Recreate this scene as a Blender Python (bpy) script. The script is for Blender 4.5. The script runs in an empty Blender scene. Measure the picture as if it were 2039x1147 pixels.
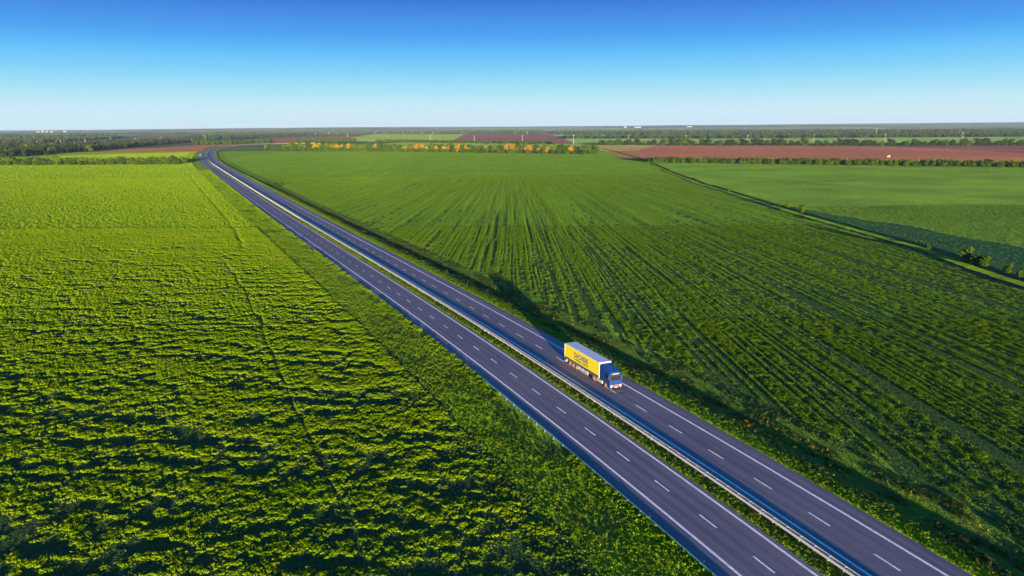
import bpy, math, random
import numpy as np
from mathutils import Matrix, Vector
R = math.radians
rnd = random.Random(7)
rng = np.random.default_rng(7)
scene = bpy.context.scene
COL = scene.collection

# ------------------------------------------------------------------ camera, sky, sun, exposure
ROADZ = 3.0                      # top of the carriageways
FZ = 2.2                         # general level of the fields
F, PITCH, ROLL = 1500.0, 0.21114, -0.006
CAM = Vector((0, 0, ROADZ + 43.72))
cam_d = bpy.data.cameras.new('camera')
cam = bpy.data.objects.new('camera', cam_d); COL.objects.link(cam)
cam_d.sensor_width = 36; cam_d.lens = 36 * F / 2039
cam_d.clip_start = 1; cam_d.clip_end = 60000
rt = Vector((1, 0, 0)); fw = Vector((0, math.cos(PITCH), -math.sin(PITCH))); up = Vector((0, math.sin(PITCH), math.cos(PITCH)))
c_, s_ = math.cos(ROLL), math.sin(ROLL)
ax = c_ * rt + s_ * up; ay = -s_ * rt + c_ * up; az = -fw
cam.matrix_world = Matrix(((ax.x, ay.x, az.x, CAM.x), (ax.y, ay.y, az.y, CAM.y), (ax.z, ay.z, az.z, CAM.z), (0, 0, 0, 1)))
scene.camera = cam

SUN_EL, SUN_AZ = 2.75, math.atan2(0.187, -0.98)      # the sun stands low behind the camera
sd = Vector((math.cos(R(SUN_EL)) * math.sin(SUN_AZ), math.cos(R(SUN_EL)) * math.cos(SUN_AZ), math.sin(R(SUN_EL))))
sl = bpy.data.lights.new('sun', 'SUN'); sl.energy = 5.0; sl.angle = R(0.53); sl.color = (1.0, 0.78, 0.54)
so = bpy.data.objects.new('sun', sl); COL.objects.link(so)
so.rotation_euler = sd.to_track_quat('Z', 'Y').to_euler(); so.location = (60, -200, 120)

EXPO = 1.7
scene.view_settings.view_transform = 'Standard'; scene.view_settings.look = 'None'
scene.view_settings.exposure = EXPO; scene.view_settings.gamma = 1
scene.view_settings.use_curve_mapping = False
scene.render.film_transparent = False
scene.cycles.max_bounces = 4; scene.cycles.diffuse_bounces = 2; scene.cycles.glossy_bounces = 2
scene.cycles.transmission_bounces = 3; scene.cycles.volume_bounces = 0

def s2l(c):
    return tuple(((v / 255 + 0.055) / 1.055) ** 2.4 if v / 255 > 0.04045 else v / 255 / 12.92 for v in c)

world = bpy.data.worlds.new('World'); scene.world = world; world.use_nodes = True
wn = world.node_tree; wn.nodes.clear()
def N(nt, typ, **kw):
    n = nt.nodes.new(typ)
    for k, v in kw.items():
        setattr(n, k, v)
    return n
def math_n(nt, op, a, b=None, c=None, clamp=False):
    n = nt.nodes.new('ShaderNodeMath'); n.operation = op; n.use_clamp = clamp
    for i, v in enumerate((a, b, c)):
        if v is None: continue
        if isinstance(v, (int, float)): n.inputs[i].default_value = v
        else: nt.links.new(v, n.inputs[i])
    return n.outputs[0]
def mix_n(nt, fac, a, b, blend='MIX'):
    n = nt.nodes.new('ShaderNodeMix'); n.data_type = 'RGBA'; n.blend_type = blend; n.clamp_factor = True
    for i, v in ((0, fac), (6, a), (7, b)):
        if isinstance(v, (int, float)): n.inputs[i].default_value = v
        elif isinstance(v, tuple): n.inputs[i].default_value = (*v[:3], 1)
        else: nt.links.new(v, n.inputs[i])
    return n.outputs[2]
def ramp_n(nt, fac, stops, interp='LINEAR'):
    n = nt.nodes.new('ShaderNodeValToRGB'); cr = n.color_ramp; cr.interpolation = interp
    while len(cr.elements) < len(stops): cr.elements.new(0.5)
    for e, (p, c) in zip(cr.elements, stops):
        e.position = p; e.color = (*c[:3], 1) if not isinstance(c, (int, float)) else (c, c, c, 1)
    nt.links.new(fac, n.inputs[0]); return n.outputs[0]
def noise_n(nt, vec, scale, detail=2, rough=0.5, out=0):
    n = nt.nodes.new('ShaderNodeTexNoise'); n.inputs['Scale'].default_value = scale
    n.inputs['Detail'].default_value = detail; n.inputs['Roughness'].default_value = rough
    nt.links.new(vec, n.inputs['Vector']); return n.outputs[out]
def map_n(nt, vec, scale=(1, 1, 1), rot=(0, 0, 0), loc=(0, 0, 0)):
    n = nt.nodes.new('ShaderNodeMapping'); n.inputs['Scale'].default_value = scale
    n.inputs['Rotation'].default_value = rot; n.inputs['Location'].default_value = loc
    nt.links.new(vec, n.inputs['Vector']); return n.outputs[0]

tc = N(wn, 'ShaderNodeTexCoord'); sep = N(wn, 'ShaderNodeSeparateXYZ'); wn.links.new(tc.outputs['Generated'], sep.inputs[0])
el = math_n(wn, 'ARCSINE', sep.outputs[2]); eln = math_n(wn, 'MULTIPLY', el, 57.2958 / 90.0, clamp=True)
K = 2 ** (-EXPO)
def sk(c): return tuple(v * K for v in s2l(c))
grad = ramp_n(wn, eln, [(0.0, sk((204, 230, 246))), (0.0094, sk((208, 238, 251))), (0.020, sk((196, 236, 252))), (0.028, sk((172, 230, 251))),
    (0.037, sk((148, 222, 253))), (0.044, sk((128, 212, 254))), (0.054, sk((106, 198, 255))), (0.062, sk((86, 183, 253))), (0.071, sk((72, 163, 244))), (0.083, sk((66, 145, 236))), (0.098, sk((50, 119, 222))),
    (0.16, sk((42, 112, 208))), (0.40, sk((34, 110, 192))), (1.0, sk((30, 104, 178)))])
wm = map_n(wn, tc.outputs['Generated'], (2.2, 2.2, 60)); wis = noise_n(wn, wm, 1.6, 5, 0.6)
wmask = math_n(wn, 'MULTIPLY', ramp_n(wn, wis, [(0.50, 0.0), (0.75, 1.0)]), ramp_n(wn, eln, [(0.0, 0.5), (0.008, 0.9), (0.022, 0.25), (0.035, 0.0)]))
grad = mix_n(wn, math_n(wn, 'MULTIPLY', wmask, 0.35), grad, sk((222, 226, 236)))
nish = N(wn, 'ShaderNodeTexSky'); nish.sky_type = 'NISHITA'; nish.sun_disc = False
nish.sun_elevation = R(SUN_EL); nish.sun_rotation = SUN_AZ; nish.ozone_density = 3.0; nish.air_density = 1.0; nish.dust_density = 0.4
nis = mix_n(wn, 1.0, nish.outputs[0], (0.05, 0.05, 0.05), 'MULTIPLY')      # the physical sky at strength 0.05
bgc = mix_n(wn, 0.05, grad, nis)
bg = N(wn, 'ShaderNodeBackground'); wn.links.new(bgc, bg.inputs[0]); bg.inputs[1].default_value = 1.0
wo = N(wn, 'ShaderNodeOutputWorld'); wn.links.new(bg.outputs[0], wo.inputs[0])

# ------------------------------------------------------------------ helpers
def at(u, v, z=FZ):
    """ground point at height z that the photograph shows at (u, v)"""
    x = (u - 1019.5) / F; y = -(v - 573.5) / F
    x, y = c_ * x - s_ * y, s_ * x + c_ * y
    d = Vector((x, math.cos(PITCH) + y * math.sin(PITCH), -math.sin(PITCH) + y * math.cos(PITCH)))
    t = (z - CAM.z) / d.z
    return Vector((CAM.x + d.x * t, CAM.y + d.y * t, z))

def tag(o, label=None, cat=None, group=None, kind=None):
    if label: o['label'] = label
    if cat: o['category'] = cat
    if group: o['group'] = group
    if kind: o['kind'] = kind
    return o

def link(name, me, parent=None):
    o = bpy.data.objects.new(name, me); COL.objects.link(o)
    if parent: o.parent = parent
    return o

def empty(name, loc=(0, 0, 0), rz=0):
    o = bpy.data.objects.new(name, None); COL.objects.link(o); o.location = loc; o.rotation_euler = (0, 0, rz)
    o.empty_display_size = 0.3
    return o

def mesh(name, V, Fc, mats, mi=None, smooth=False):
    """V (n,3) array, Fc (m,3|4) array -> mesh"""
    V = np.asarray(V, dtype=np.float32); Fc = np.asarray(Fc, dtype=np.int32)
    me = bpy.data.meshes.new(name)
    k = Fc.shape[1]; m = len(Fc)
    me.vertices.add(len(V)); me.vertices.foreach_set('co', V.ravel())
    me.loops.add(m * k); me.loops.foreach_set('vertex_index', Fc.ravel())
    me.polygons.add(m); me.polygons.foreach_set('loop_start', np.arange(0, m * k, k, dtype=np.int32))
    if mi is not None: me.polygons.foreach_set('material_index', np.asarray(mi, dtype=np.int32))
    me.polygons.foreach_set('use_smooth', np.full(m, smooth))
    for mt in (mats if isinstance(mats, (list, tuple)) else [mats]): me.materials.append(mt)
    me.update(calc_edges=True)
    return me

class MB:
    """collects boxes, prisms and tubes"""
    def __init__(s): s.v = []; s.f = []; s.m = []
    def add(s, vs, fs, m=0):
        b = len(s.v); s.v += [tuple(p) for p in vs]; s.f += [tuple(b + i for i in f) for f in fs]; s.m += [m] * len(fs)
    def box(s, x0, x1, y0, y1, z0, z1, m=0):
        s.add([(x0, y0, z0), (x1, y0, z0), (x1, y1, z0), (x0, y1, z0), (x0, y0, z1), (x1, y0, z1), (x1, y1, z1), (x0, y1, z1)],
              [(0, 3, 2, 1), (4, 5, 6, 7), (0, 1, 5, 4), (1, 2, 6, 5), (2, 3, 7, 6), (3, 0, 4, 7)], m)
    def prism(s, prof, y0, y1, m=0):
        """profile of (x,z) extruded along y"""
        n = len(prof)
        vs = [(x, y0, z) for x, z in prof] + [(x, y1, z) for x, z in prof]
        fs = [tuple(range(n)), tuple(range(2 * n - 1, n - 1, -1))] + [(i, i + n, (i + 1) % n + n, (i + 1) % n) for i in range(n)]
        s.add(vs, fs, m)
    def tube(s, p0, p1, r0, r1=None, n=8, m=0, cap=True):
        r1 = r0 if r1 is None else r1
        p0, p1 = Vector(p0), Vector(p1); d = (p1 - p0).normalized()
        a = d.orthogonal().normalized(); b = d.cross(a)
        vs = []
        for p, r in ((p0, r0), (p1, r1)):
            for i in range(n):
                t = 2 * math.pi * i / n; vs.append(p + a * (r * math.cos(t)) + b * (r * math.sin(t)))
        fs = [(i, (i + 1) % n, n + (i + 1) % n, n + i) for i in range(n)]
        if cap: fs += [tuple(range(n - 1, -1, -1)), tuple(range(n, 2 * n))]
        s.add(vs, fs, m)
    def me(s, name, mats, bevel=0, smooth=False):
        me = bpy.data.meshes.new(name); me.from_pydata(s.v, [], s.f)
        for mt in (mats if isinstance(mats, (list, tuple)) else [mats]): me.materials.append(mt)
        me.polygons.foreach_set('material_index', s.m)
        if bevel:
            import bmesh
            bm = bmesh.new(); bm.from_mesh(me)
            bmesh.ops.recalc_face_normals(bm, faces=bm.faces)
            bmesh.ops.bevel(bm, geom=list(bm.edges), offset=bevel, segments=2, affect='EDGES', clamp_overlap=True)
            bm.to_mesh(me); bm.free()
        if smooth: me.polygons.foreach_set('use_smooth', [True] * len(me.polygons))
        me.update(); return me
    def obj(s, name, mats, parent=None, bevel=0, smooth=False):
        return link(name, s.me(name, mats, bevel, smooth), parent)

# value noise in numpy
def _h(ix, iy, seed):
    n = (ix.astype(np.int64) * 374761393 + iy.astype(np.int64) * 668265263 + seed * 1442695041) & 0xffffffff
    n = ((n ^ (n >> 13)) * 1274126177) & 0xffffffff
    return ((n ^ (n >> 16)) & 0xffff) / 65535.0
def vn(x, y, seed=0):
    x0 = np.floor(x); y0 = np.floor(y); fx = x - x0; fy = y - y0
    fx = fx * fx * (3 - 2 * fx); fy = fy * fy * (3 - 2 * fy)
    a = _h(x0, y0, seed); b = _h(x0 + 1, y0, seed); c = _h(x0, y0 + 1, seed); d = _h(x0 + 1, y0 + 1, seed)
    return (a * (1 - fx) + b * fx) * (1 - fy) + (c * (1 - fx) + d * fx) * fy
def fbm(x, y, seed=0, octv=3):
    r = 0; a = 0.5; t = 0
    for i in range(octv):
        r = r + a * vn(x * 2 ** i + 17.3 * i, y * 2 ** i - 9.1 * i, seed + i); t += a; a *= 0.5
    return r / t
def sstep(a, b, x):
    t = np.clip((x - a) / (b - a), 0, 1); return t * t * (3 - 2 * t)

# ------------------------------------------------------------------ materials
def new_mat(name, col=(0.5, 0.5, 0.5), rough=0.6, metal=0.0, spec=0.5):
    m = bpy.data.materials.new(name); m.use_nodes = True; m.cycles.use_bump_map_correction = False
    b = m.node_tree.nodes['Principled BSDF']
    b.inputs['Base Color'].default_value = (*col, 1); b.inputs['Roughness'].default_value = rough
    b.inputs['Metallic'].default_value = metal; b.inputs['Specular IOR Level'].default_value = spec
    return m, m.node_tree, b

def rough_normal(nt, b, vec, k, scale, detail=1):
    """fine relief that is much smaller than a pixel: stems, clods, blades"""
    nz = noise_n(nt, vec, scale, detail, 0.6, out=1)
    g = N(nt, 'ShaderNodeNewGeometry')
    sub = N(nt, 'ShaderNodeVectorMath', operation='SUBTRACT'); nt.links.new(nz, sub.inputs[0]); sub.inputs[1].default_value = (0.5, 0.5, 0.5)
    mul = N(nt, 'ShaderNodeVectorMath', operation='MULTIPLY'); nt.links.new(sub.outputs[0], mul.inputs[0]); mul.inputs[1].default_value = (k * 3.6, k * 3.6, k * 0.3)
    add = N(nt, 'ShaderNodeVectorMath', operation='ADD'); nt.links.new(g.outputs['Normal'], add.inputs[0]); nt.links.new(mul.outputs[0], add.inputs[1])
    nrm = N(nt, 'ShaderNodeVectorMath', operation='NORMALIZE'); nt.links.new(add.outputs[0], nrm.inputs[0])
    nt.links.new(nrm.outputs[0], b.inputs['Normal'])

def surface_mat(name, c1, c2, scale, k, kscale, stretch=(1, 1, 1), rot=0, c3=None, s3=0.02, f3=0.5, rough=0.9, stripes=None, spec=0.1, lo=0.35, hi=0.65):
    m, nt, b = new_mat(name, c1, rough, 0, spec)
    g = N(nt, 'ShaderNodeNewGeometry'); pos = g.outputs['Position']
    v = map_n(nt, pos, stretch, (0, 0, rot))
    fac = ramp_n(nt, noise_n(nt, v, scale, 4, 0.6), [(lo, 0.0), (hi, 1.0)])
    c = mix_n(nt, fac, c1, c2)
    if stripes:                                          # (direction angle, spacing, colour, strength)
        ang, sp, sc, st = stripes
        sp3 = N(nt, 'ShaderNodeSeparateXYZ'); nt.links.new(pos, sp3.inputs[0])
        ex = math_n(nt, 'EXPONENT', math_n(nt, 'MULTIPLY_ADD', sp3.outputs[1], 0.0009, -0.18))
        cx = N(nt, 'ShaderNodeCombineXYZ'); nt.links.new(math_n(nt, 'DIVIDE', math_n(nt, 'MULTIPLY', sp3.outputs[0], ex), sp), cx.inputs[0])
        nt.links.new(math_n(nt, 'MULTIPLY', sp3.outputs[1], 0.0035), cx.inputs[1])
        w = ramp_n(nt, noise_n(nt, cx.outputs[0], 1.0, 3, 0.8), [(0.40, 1.0), (0.57, 0.0)])
        w = math_n(nt, 'MULTIPLY', w, ramp_n(nt, math_n(nt, 'DIVIDE', sp3.outputs[1], 1000.0), [(0.66, 1.0), (0.73, 0.15)]))
        v3 = map_n(nt, pos, (0.05, 0.02, 1))
        fade = ramp_n(nt, noise_n(nt, v3, 1.0, 2), [(0.3, 0.7), (0.6, 1.0)])
        c = mix_n(nt, math_n(nt, 'MULTIPLY', math_n(nt, 'MULTIPLY', w, fade), st), c, sc)
    if c3:
        f = ramp_n(nt, noise_n(nt, pos, s3, 3, 0.6), [(0.4, 0.0), (0.65, 1.0)])
        c = mix_n(nt, math_n(nt, 'MULTIPLY', f, f3), c, c3)
    nt.links.new(c, b.inputs['Base Color'])
    rough_normal(nt, b, pos, k, kscale)
    return m

def leaf_mat(name, c1, c2, trans=0.3, rough=0.6, big=0.06):
    """leaves: colour differs from plant to plant and with where it grows"""
    m, nt, b = new_mat(name, c1, rough + .2, 0, 0.05)
    g = N(nt, 'ShaderNodeNewGeometry'); oi = N(nt, 'ShaderNodeObjectInfo')
    f = noise_n(nt, g.outputs['Position'], big, 3, 0.6)
    f = ramp_n(nt, math_n(nt, 'ADD', math_n(nt, 'MULTIPLY', f, 0.8), math_n(nt, 'MULTIPLY', oi.outputs['Random'], 0.35)), [(0.3, 0.0), (0.85, 1.0)])
    c = mix_n(nt, f, c1, c2)
    f2 = math_n(nt, 'MULTIPLY', g.outputs['Random Per Island'], 0.45)
    c = mix_n(nt, f2, c, tuple(x * 0.45 for x in c1))
    nt.links.new(c, b.inputs['Base Color'])
    out = nt.nodes['Material Output']
    t = N(nt, 'ShaderNodeBsdfTranslucent'); nt.links.new(c, t.inputs[0])
    ms = N(nt, 'ShaderNodeMixShader'); ms.inputs[0].default_value = trans
    nt.links.new(b.outputs[0], ms.inputs[1]); nt.links.new(t.outputs[0], ms.inputs[2]); nt.links.new(ms.outputs[0], out.inputs[0])
    return m

M = {}
M['ground'] = surface_mat('far_land', (0.055, 0.10, 0.035), (0.09, 0.13, 0.04), 0.002, 2.0, 3, c3=(0.03, 0.055, 0.02), s3=0.0012, f3=0.8)
M['crop_left'] = surface_mat('young_crop_left', (0.165, 0.31, 0.003), (0.24, 0.39, 0.003), 0.15, 1.8, 6, stretch=(0.35, 1, 1), c3=(0.09, 0.19, 0.004), s3=0.03, f3=0.6)
M['soil_left'] = surface_mat('dark_soil_left', (0.022, 0.055, 0.018), (0.04, 0.08, 0.014), 0.8, 0.9, 6)
M['crop_rows'] = surface_mat('row_crop', (0.125, 0.25, 0.010), (0.175, 0.32, 0.015), 0.25, 1.5, 6, stretch=(1, 0.12, 1), stripes=(0.0, 3.2, (0.022, 0.07, 0.008), 0.8), c3=(0.10, 0.22, 0.014), s3=0.012, f3=0.6)
M['crop_plain'] = surface_mat('smooth_crop', (0.16, 0.31, 0.03), (0.20, 0.36, 0.035), 0.12, 1.6, 6, stretch=(0.3, 1, 1), c3=(0.06, 0.15, 0.02), s3=0.012, f3=0.7)
M['verge'] = surface_mat('verge_grass', (0.12, 0.25, 0.006), (0.22, 0.36, 0.004), 0.35, 1.7, 7, c3=(0.04, 0.09, 0.01), s3=0.09, f3=0.7)
M['median'] = surface_mat('median_grass', (0.05, 0.11, 0.01), (0.11, 0.19, 0.01), 0.9, 1.5, 7, c3=(0.12, 0.08, 0.02), s3=0.5, f3=0.5)
M['soil'] = surface_mat('ploughed_soil', (0.34, 0.135, 0.070), (0.42, 0.17, 0.09), 0.02, 1.4, 3, stretch=(0.2, 1, 1), c3=(0.27, 0.105, 0.065), s3=0.004, f3=0.8)
M['soil_purple'] = surface_mat('dark_soil', (0.23, 0.10, 0.085), (0.28, 0.125, 0.10), 0.01, 1.4, 2, stretch=(0.2, 1, 1), c3=(0.11, 0.05, 0.045), s3=0.004, f3=0.7)
M['soil_red'] = surface_mat('red_soil', (0.24, 0.085, 0.055), (0.30, 0.11, 0.07), 0.01, 1.6, 2, stretch=(0.2, 1, 1))
M['stubble'] = surface_mat('tan_stubble', (0.34, 0.32, 0.08), (0.40, 0.36, 0.10), 0.02, 1.6, 2, stretch=(0.2, 1, 1), c3=(0.22, 0.14, 0.05), s3=0.01, f3=0.5)
M['bright'] = surface_mat('bright_crop', (0.34, 0.52, 0.006), (0.40, 0.56, 0.006), 0.01, 2.0, 3, c3=(0.14, 0.28, 0.01), s3=0.01, f3=0.4)
M['pale'] = surface_mat('pale_crop', (0.20, 0.36, 0.08), (0.25, 0.42, 0.09), 0.01, 2.0, 2, c3=(0.10, 0.20, 0.04), s3=0.004, f3=0.5)
M['yellowish'] = surface_mat('yellow_green_crop', (0.26, 0.40, 0.05), (0.32, 0.42, 0.05), 0.01, 2.0, 2, c3=(0.15, 0.26, 0.03), s3=0.005, f3=0.6)

def asphalt():
    m, nt, b = new_mat('asphalt', (0.1, 0.09, 0.1), 0.85, 0, 0.25)
    g = N(nt, 'ShaderNodeNewGeometry'); p = g.outputs['Position']
    n1 = noise_n(nt, p, 0.05, 4, 0.6); n2 = noise_n(nt, p, 9.0, 2, 0.7)
    c = mix_n(nt, ramp_n(nt, n1, [(0.35, 0.0), (0.65, 1.0)]), (0.28, 0.218, 0.222), (0.35, 0.268, 0.262))
    c = mix_n(nt, math_n(nt, 'MULTIPLY', n2, 0.35), c, (0.06, 0.05, 0.065))
    uv = N(nt, 'ShaderNodeUVMap'); sx = N(nt, 'ShaderNodeSeparateXYZ'); nt.links.new(uv.outputs[0], sx.inputs[0])
    # slightly darker, polished wheel tracks that follow the lanes (uv.x = metres across)
    w = math_n(nt, 'SINE', math_n(nt, 'MULTIPLY', sx.outputs[0], 2 * math.pi / 1.75))
    w = math_n(nt, 'MULTIPLY', math_n(nt, 'MULTIPLY_ADD', w, 0.5, 0.5), 0.34)
    c = mix_n(nt, w, c, (0.09, 0.075, 0.10))
    v = map_n(nt, uv.outputs[0], (1.2, 0.012, 1)); st = ramp_n(nt, noise_n(nt, v, 2.0, 3), [(0.42, 0.0), (0.7, 0.6)])
    c = mix_n(nt, st, c, (0.36, 0.30, 0.30))
    nt.links.new(c, b.inputs['Base Color'])
    rough_normal(nt, b, p, 0.08, 30)
    return m
M['asphalt'] = asphalt()
def paint_mat():
    m, nt, b = new_mat('road_paint', (0.8, 0.8, 0.8), 0.6)
    g = N(nt, 'ShaderNodeNewGeometry')
    n = noise_n(nt, g.outputs['Position'], 2.5, 4, 0.7)
    nt.links.new(mix_n(nt, ramp_n(nt, n, [(0.35, 0.35), (0.6, 0.0)]), (0.90, 0.88, 0.88), (0.55, 0.52, 0.52)), b.inputs['Base Color'])
    rough_normal(nt, b, g.outputs['Position'], 0.5, 30)
    return m
M['paint'] = paint_mat()
def metal_mat():
    m, nt, b = new_mat('galvanised_steel', (0.62, 0.62, 0.6), 0.5, 0.35)
    g = N(nt, 'ShaderNodeNewGeometry'); n = noise_n(nt, g.outputs['Position'], 1.2, 4, 0.7)
    nt.links.new(mix_n(nt, n, (0.88, 0.85, 0.78), (0.70, 0.67, 0.60)), b.inputs['Base Color'])
    return m
M['steel'] = metal_mat()
M['dark_steel'] = new_mat('dark_steel', (0.12, 0.12, 0.12), 0.6, 0.3)[0]
M['leaf_left'] = leaf_mat('crop_leaves', (0.19, 0.36, 0.002), (0.34, 0.48, 0.002), 0.25)
M['leaf_row'] = leaf_mat('row_crop_leaves', (0.095, 0.205, 0.004), (0.17, 0.29, 0.004), 0.25)
M['leaf_plain'] = leaf_mat('smooth_crop_leaves', (0.11, 0.24, 0.02), (0.16, 0.30, 0.025), 0.25, big=0.02)
M['leaf_verge'] = leaf_mat('verge_leaves', (0.12, 0.25, 0.003), (0.26, 0.40, 0.003), 0.25, big=0.3)
M['leaf_weed'] = leaf_mat('yellow_weeds', (0.30, 0.30, 0.01), (0.42, 0.30, 0.01), 0.3, big=0.2)
M['leaf_dull'] = leaf_mat('dull_weeds', (0.045, 0.085, 0.016), (0.09, 0.12, 0.025), 0.2, big=0.2)
M['tree_bright'] = leaf_mat('leaves_bright', (0.06, 0.12, 0.002), (0.17, 0.23, 0.002), 0.25, big=0.05)
M['tree_green'] = leaf_mat('leaves_green', (0.034, 0.078, 0.007), (0.08, 0.14, 0.007), 0.25, big=0.05)
M['tree_dark'] = leaf_mat('leaves_dark', (0.022, 0.042, 0.012), (0.045, 0.075, 0.016), 0.2, big=0.03)
M['tree_orange'] = leaf_mat('leaves_orange', (0.46, 0.22, 0.008), (0.36, 0.30, 0.008), 0.25, big=0.1)
M['tree_pale'] = leaf_mat('leaves_pale', (0.22, 0.26, 0.04), (0.28, 0.28, 0.04), 0.25, big=0.1)
M['forest'] = leaf_mat('far_leaves', (0.035, 0.065, 0.016), (0.085, 0.11, 0.02), 0.2, big=0.004)
M['bark'] = new_mat('bark', (0.10, 0.075, 0.055), 0.9)[0]

# ------------------------------------------------------------------ the line of the road
ctl = [(59.45, 0), (52.77, 20), (45.62, 40), (38.06, 60), (30.14, 80), (21.9, 100), (4.67, 140), (-13.32, 180), (-41.12, 240), (-69.31, 300),
       (-97.46, 360), (-125.4, 420), (-210, 603), (-311.5, 824), (-387, 990), (-459.3, 1162), (-534.5, 1353), (-615.5, 1576), (-670, 1791),
       (-703, 1960), (-700, 2100), (-640, 2180), (-560, 2200)]
ctl = [(80.5, -60), (66.3, -20)] + ctl
def catmull(pts, step=2.0):
    out = []
    p = [Vector(a) for a in pts]; p = [2 * p[0] - p[1]] + p + [2 * p[-1] - p[-2]]
    for i in range(1, len(p) - 2):
        n = max(2, int((p[i + 1] - p[i]).length / step))
        a, b, c, d = p[i - 1], p[i], p[i + 1], p[i + 2]
        t0 = 0; t1 = t0 + (b - a).length ** .5; t2 = t1 + (c - b).length ** .5; t3 = t2 + (d - c).length ** .5
        for j in range(n):
            t = t1 + (t2 - t1) * j / n
            A1 = a * ((t1 - t) / (t1 - t0)) + b * ((t - t0) / (t1 - t0)); A2 = b * ((t2 - t) / (t2 - t1)) + c * ((t - t1) / (t2 - t1))
            A3 = c * ((t3 - t) / (t3 - t2)) + d * ((t - t2) / (t3 - t2))
            B1 = A1 * ((t2 - t) / (t2 - t0)) + A2 * ((t - t0) / (t2 - t0)); B2 = A2 * ((t3 - t) / (t3 - t1)) + A3 * ((t - t1) / (t3 - t1))
            out.append(B1 * ((t2 - t) / (t2 - t1)) + B2 * ((t - t1) / (t2 - t1)))
    out.append(p[-2]); return np.array([(q.x, q.y) for q in out])
RP = catmull(ctl)
for _ in range(30): RP[1:-1] = 0.25 * RP[:-2] + 0.5 * RP[1:-1] + 0.25 * RP[2:]
seg = np.hypot(*np.diff(RP, axis=0).T); RS = np.concatenate([[0], np.cumsum(seg)])
RS -= np.interp(0, RP[:, 1][:600], RS[:600])              # s = 0 where y = 0
RT = np.gradient(RP, axis=0); RT /= np.hypot(*RT.T)[:, None]
RN = np.stack([RT[:, 1], -RT[:, 0]], 1)                    # to the right
SMAX = RS[-1]
def rp(s, o=0.0):
    s = np.asarray(s, float); o = np.asarray(o, float)
    x = np.interp(s, RS, RP[:, 0]); y = np.interp(s, RS, RP[:, 1])
    nx = np.interp(s, RS, RN[:, 0]); ny = np.interp(s, RS, RN[:, 1]); l = np.hypot(nx, ny); nx, ny = nx / l, ny / l
    return x + nx * o, y + ny * o
def rdir(s):
    nx = float(np.interp(s, RS, RN[:, 0])); ny = float(np.interp(s, RS, RN[:, 1])); return -ny, nx   # forward
_mono = RP[:, 1] < 1960
_my, _mx = RP[_mono][:, 1], RP[_mono][:, 0]
_mc = RT[_mono][:, 1]; _mt = RT[_mono][:, 0]
def roff(x, y):
    """signed distance from the road reference line (right positive)"""
    yc = np.array(y, float)
    for _ in range(3):
        xr = np.interp(yc, _my, _mx); tx = np.interp(yc, _my, _mt); ty = np.interp(yc, _my, _mc)
        yc = yc + ((x - xr) * tx + (y - yc) * ty) * ty
    xr = np.interp(yc, _my, _mx); tx = np.interp(yc, _my, _mt); ty = np.interp(yc, _my, _mc)
    return (x - xr) * ty - (y - yc) * tx

# the farm track and ditch on the right
TP = [at(u, v) for u, v in ((2300, 640), (2039, 562), (1960, 536), (1882, 507), (1811, 485), (1700, 455), (1600, 427), (1500, 396), (1400, 366), (1340, 344), (1290, 322), (1230, 303), (1170, 290))]
TP = np.array([(p.x, p.y) for p in TP])
def tdist(x, y):
    best = np.full(np.shape(x), 1e9); sgn = np.zeros(np.shape(x))
    for (ax_, ay_), (bx, by) in zip(TP[:-1], TP[1:]):
        dx, dy = bx - ax_, by - ay_; L2 = dx * dx + dy * dy
        t = np.clip(((x - ax_) * dx + (y - ay_) * dy) / L2, 0, 1)
        qx, qy = x - ax_ - t * dx, y - ay_ - t * dy
        d = np.hypot(qx, qy); c = dx * qy - dy * qx
        m = d < best; best = np.where(m, d, best); sgn = np.where(m, -np.sign(c), sgn)
    return best * sgn             # positive beyond / right of the track

def zverge(o):
    """cross-section of the road corridor, verge to verge"""
    return np.interp(o, [-40, -28, -20, -15, -14.2, -4.4, -3.9, -2.4, -1.2, -0.8, 9.4, 10.2, 13, 15.5, 17.3, 18.6, 21, 27, 34],
                     [FZ, FZ + .05, 2.65, 2.96, 2.97, 2.97, 2.99, 2.99, 2.97, 2.97, 2.97, 2.93, 2.75, 2.3, 1.5, 1.55, 1.95, FZ, FZ])
def zland(x, y):
    """gently rolling land without the crop on it"""
    fade = 1 - sstep(650, 950, y)
    z = FZ + fade * (0.9 * (fbm(x / 170, y / 170, 5, 2) - 0.5) + 0.35 * (fbm(x / 45, y / 45, 9, 2) - 0.5))
    o = roff(x, y)
    w = np.where(o < 0, 1 - sstep(24, 55, -o), 1 - sstep(24, 60, o))
    z = z * (1 - w) + zverge(o) * w
    t = tdist(x, y); tf = (1 - sstep(380, 640, y))
    prof = np.interp(t, [-16, -9, -6.5, -2.2, 0, 1.5, 4, 14, 40, 70], [0, 0.1, .55, .6, -0.7, -0.8, .1, -0.6, -0.6, 0])
    prof2 = np.interp(t, [-8, -5, -1.5, 0, 1.5, 4], [0, .3, .3, -0.8, -0.8, 0])
    z = z + np.where(o > 30, prof * tf + prof2 * (1 - tf) * (1 - sstep(1100, 1200, y)), 0)
    return z

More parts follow.
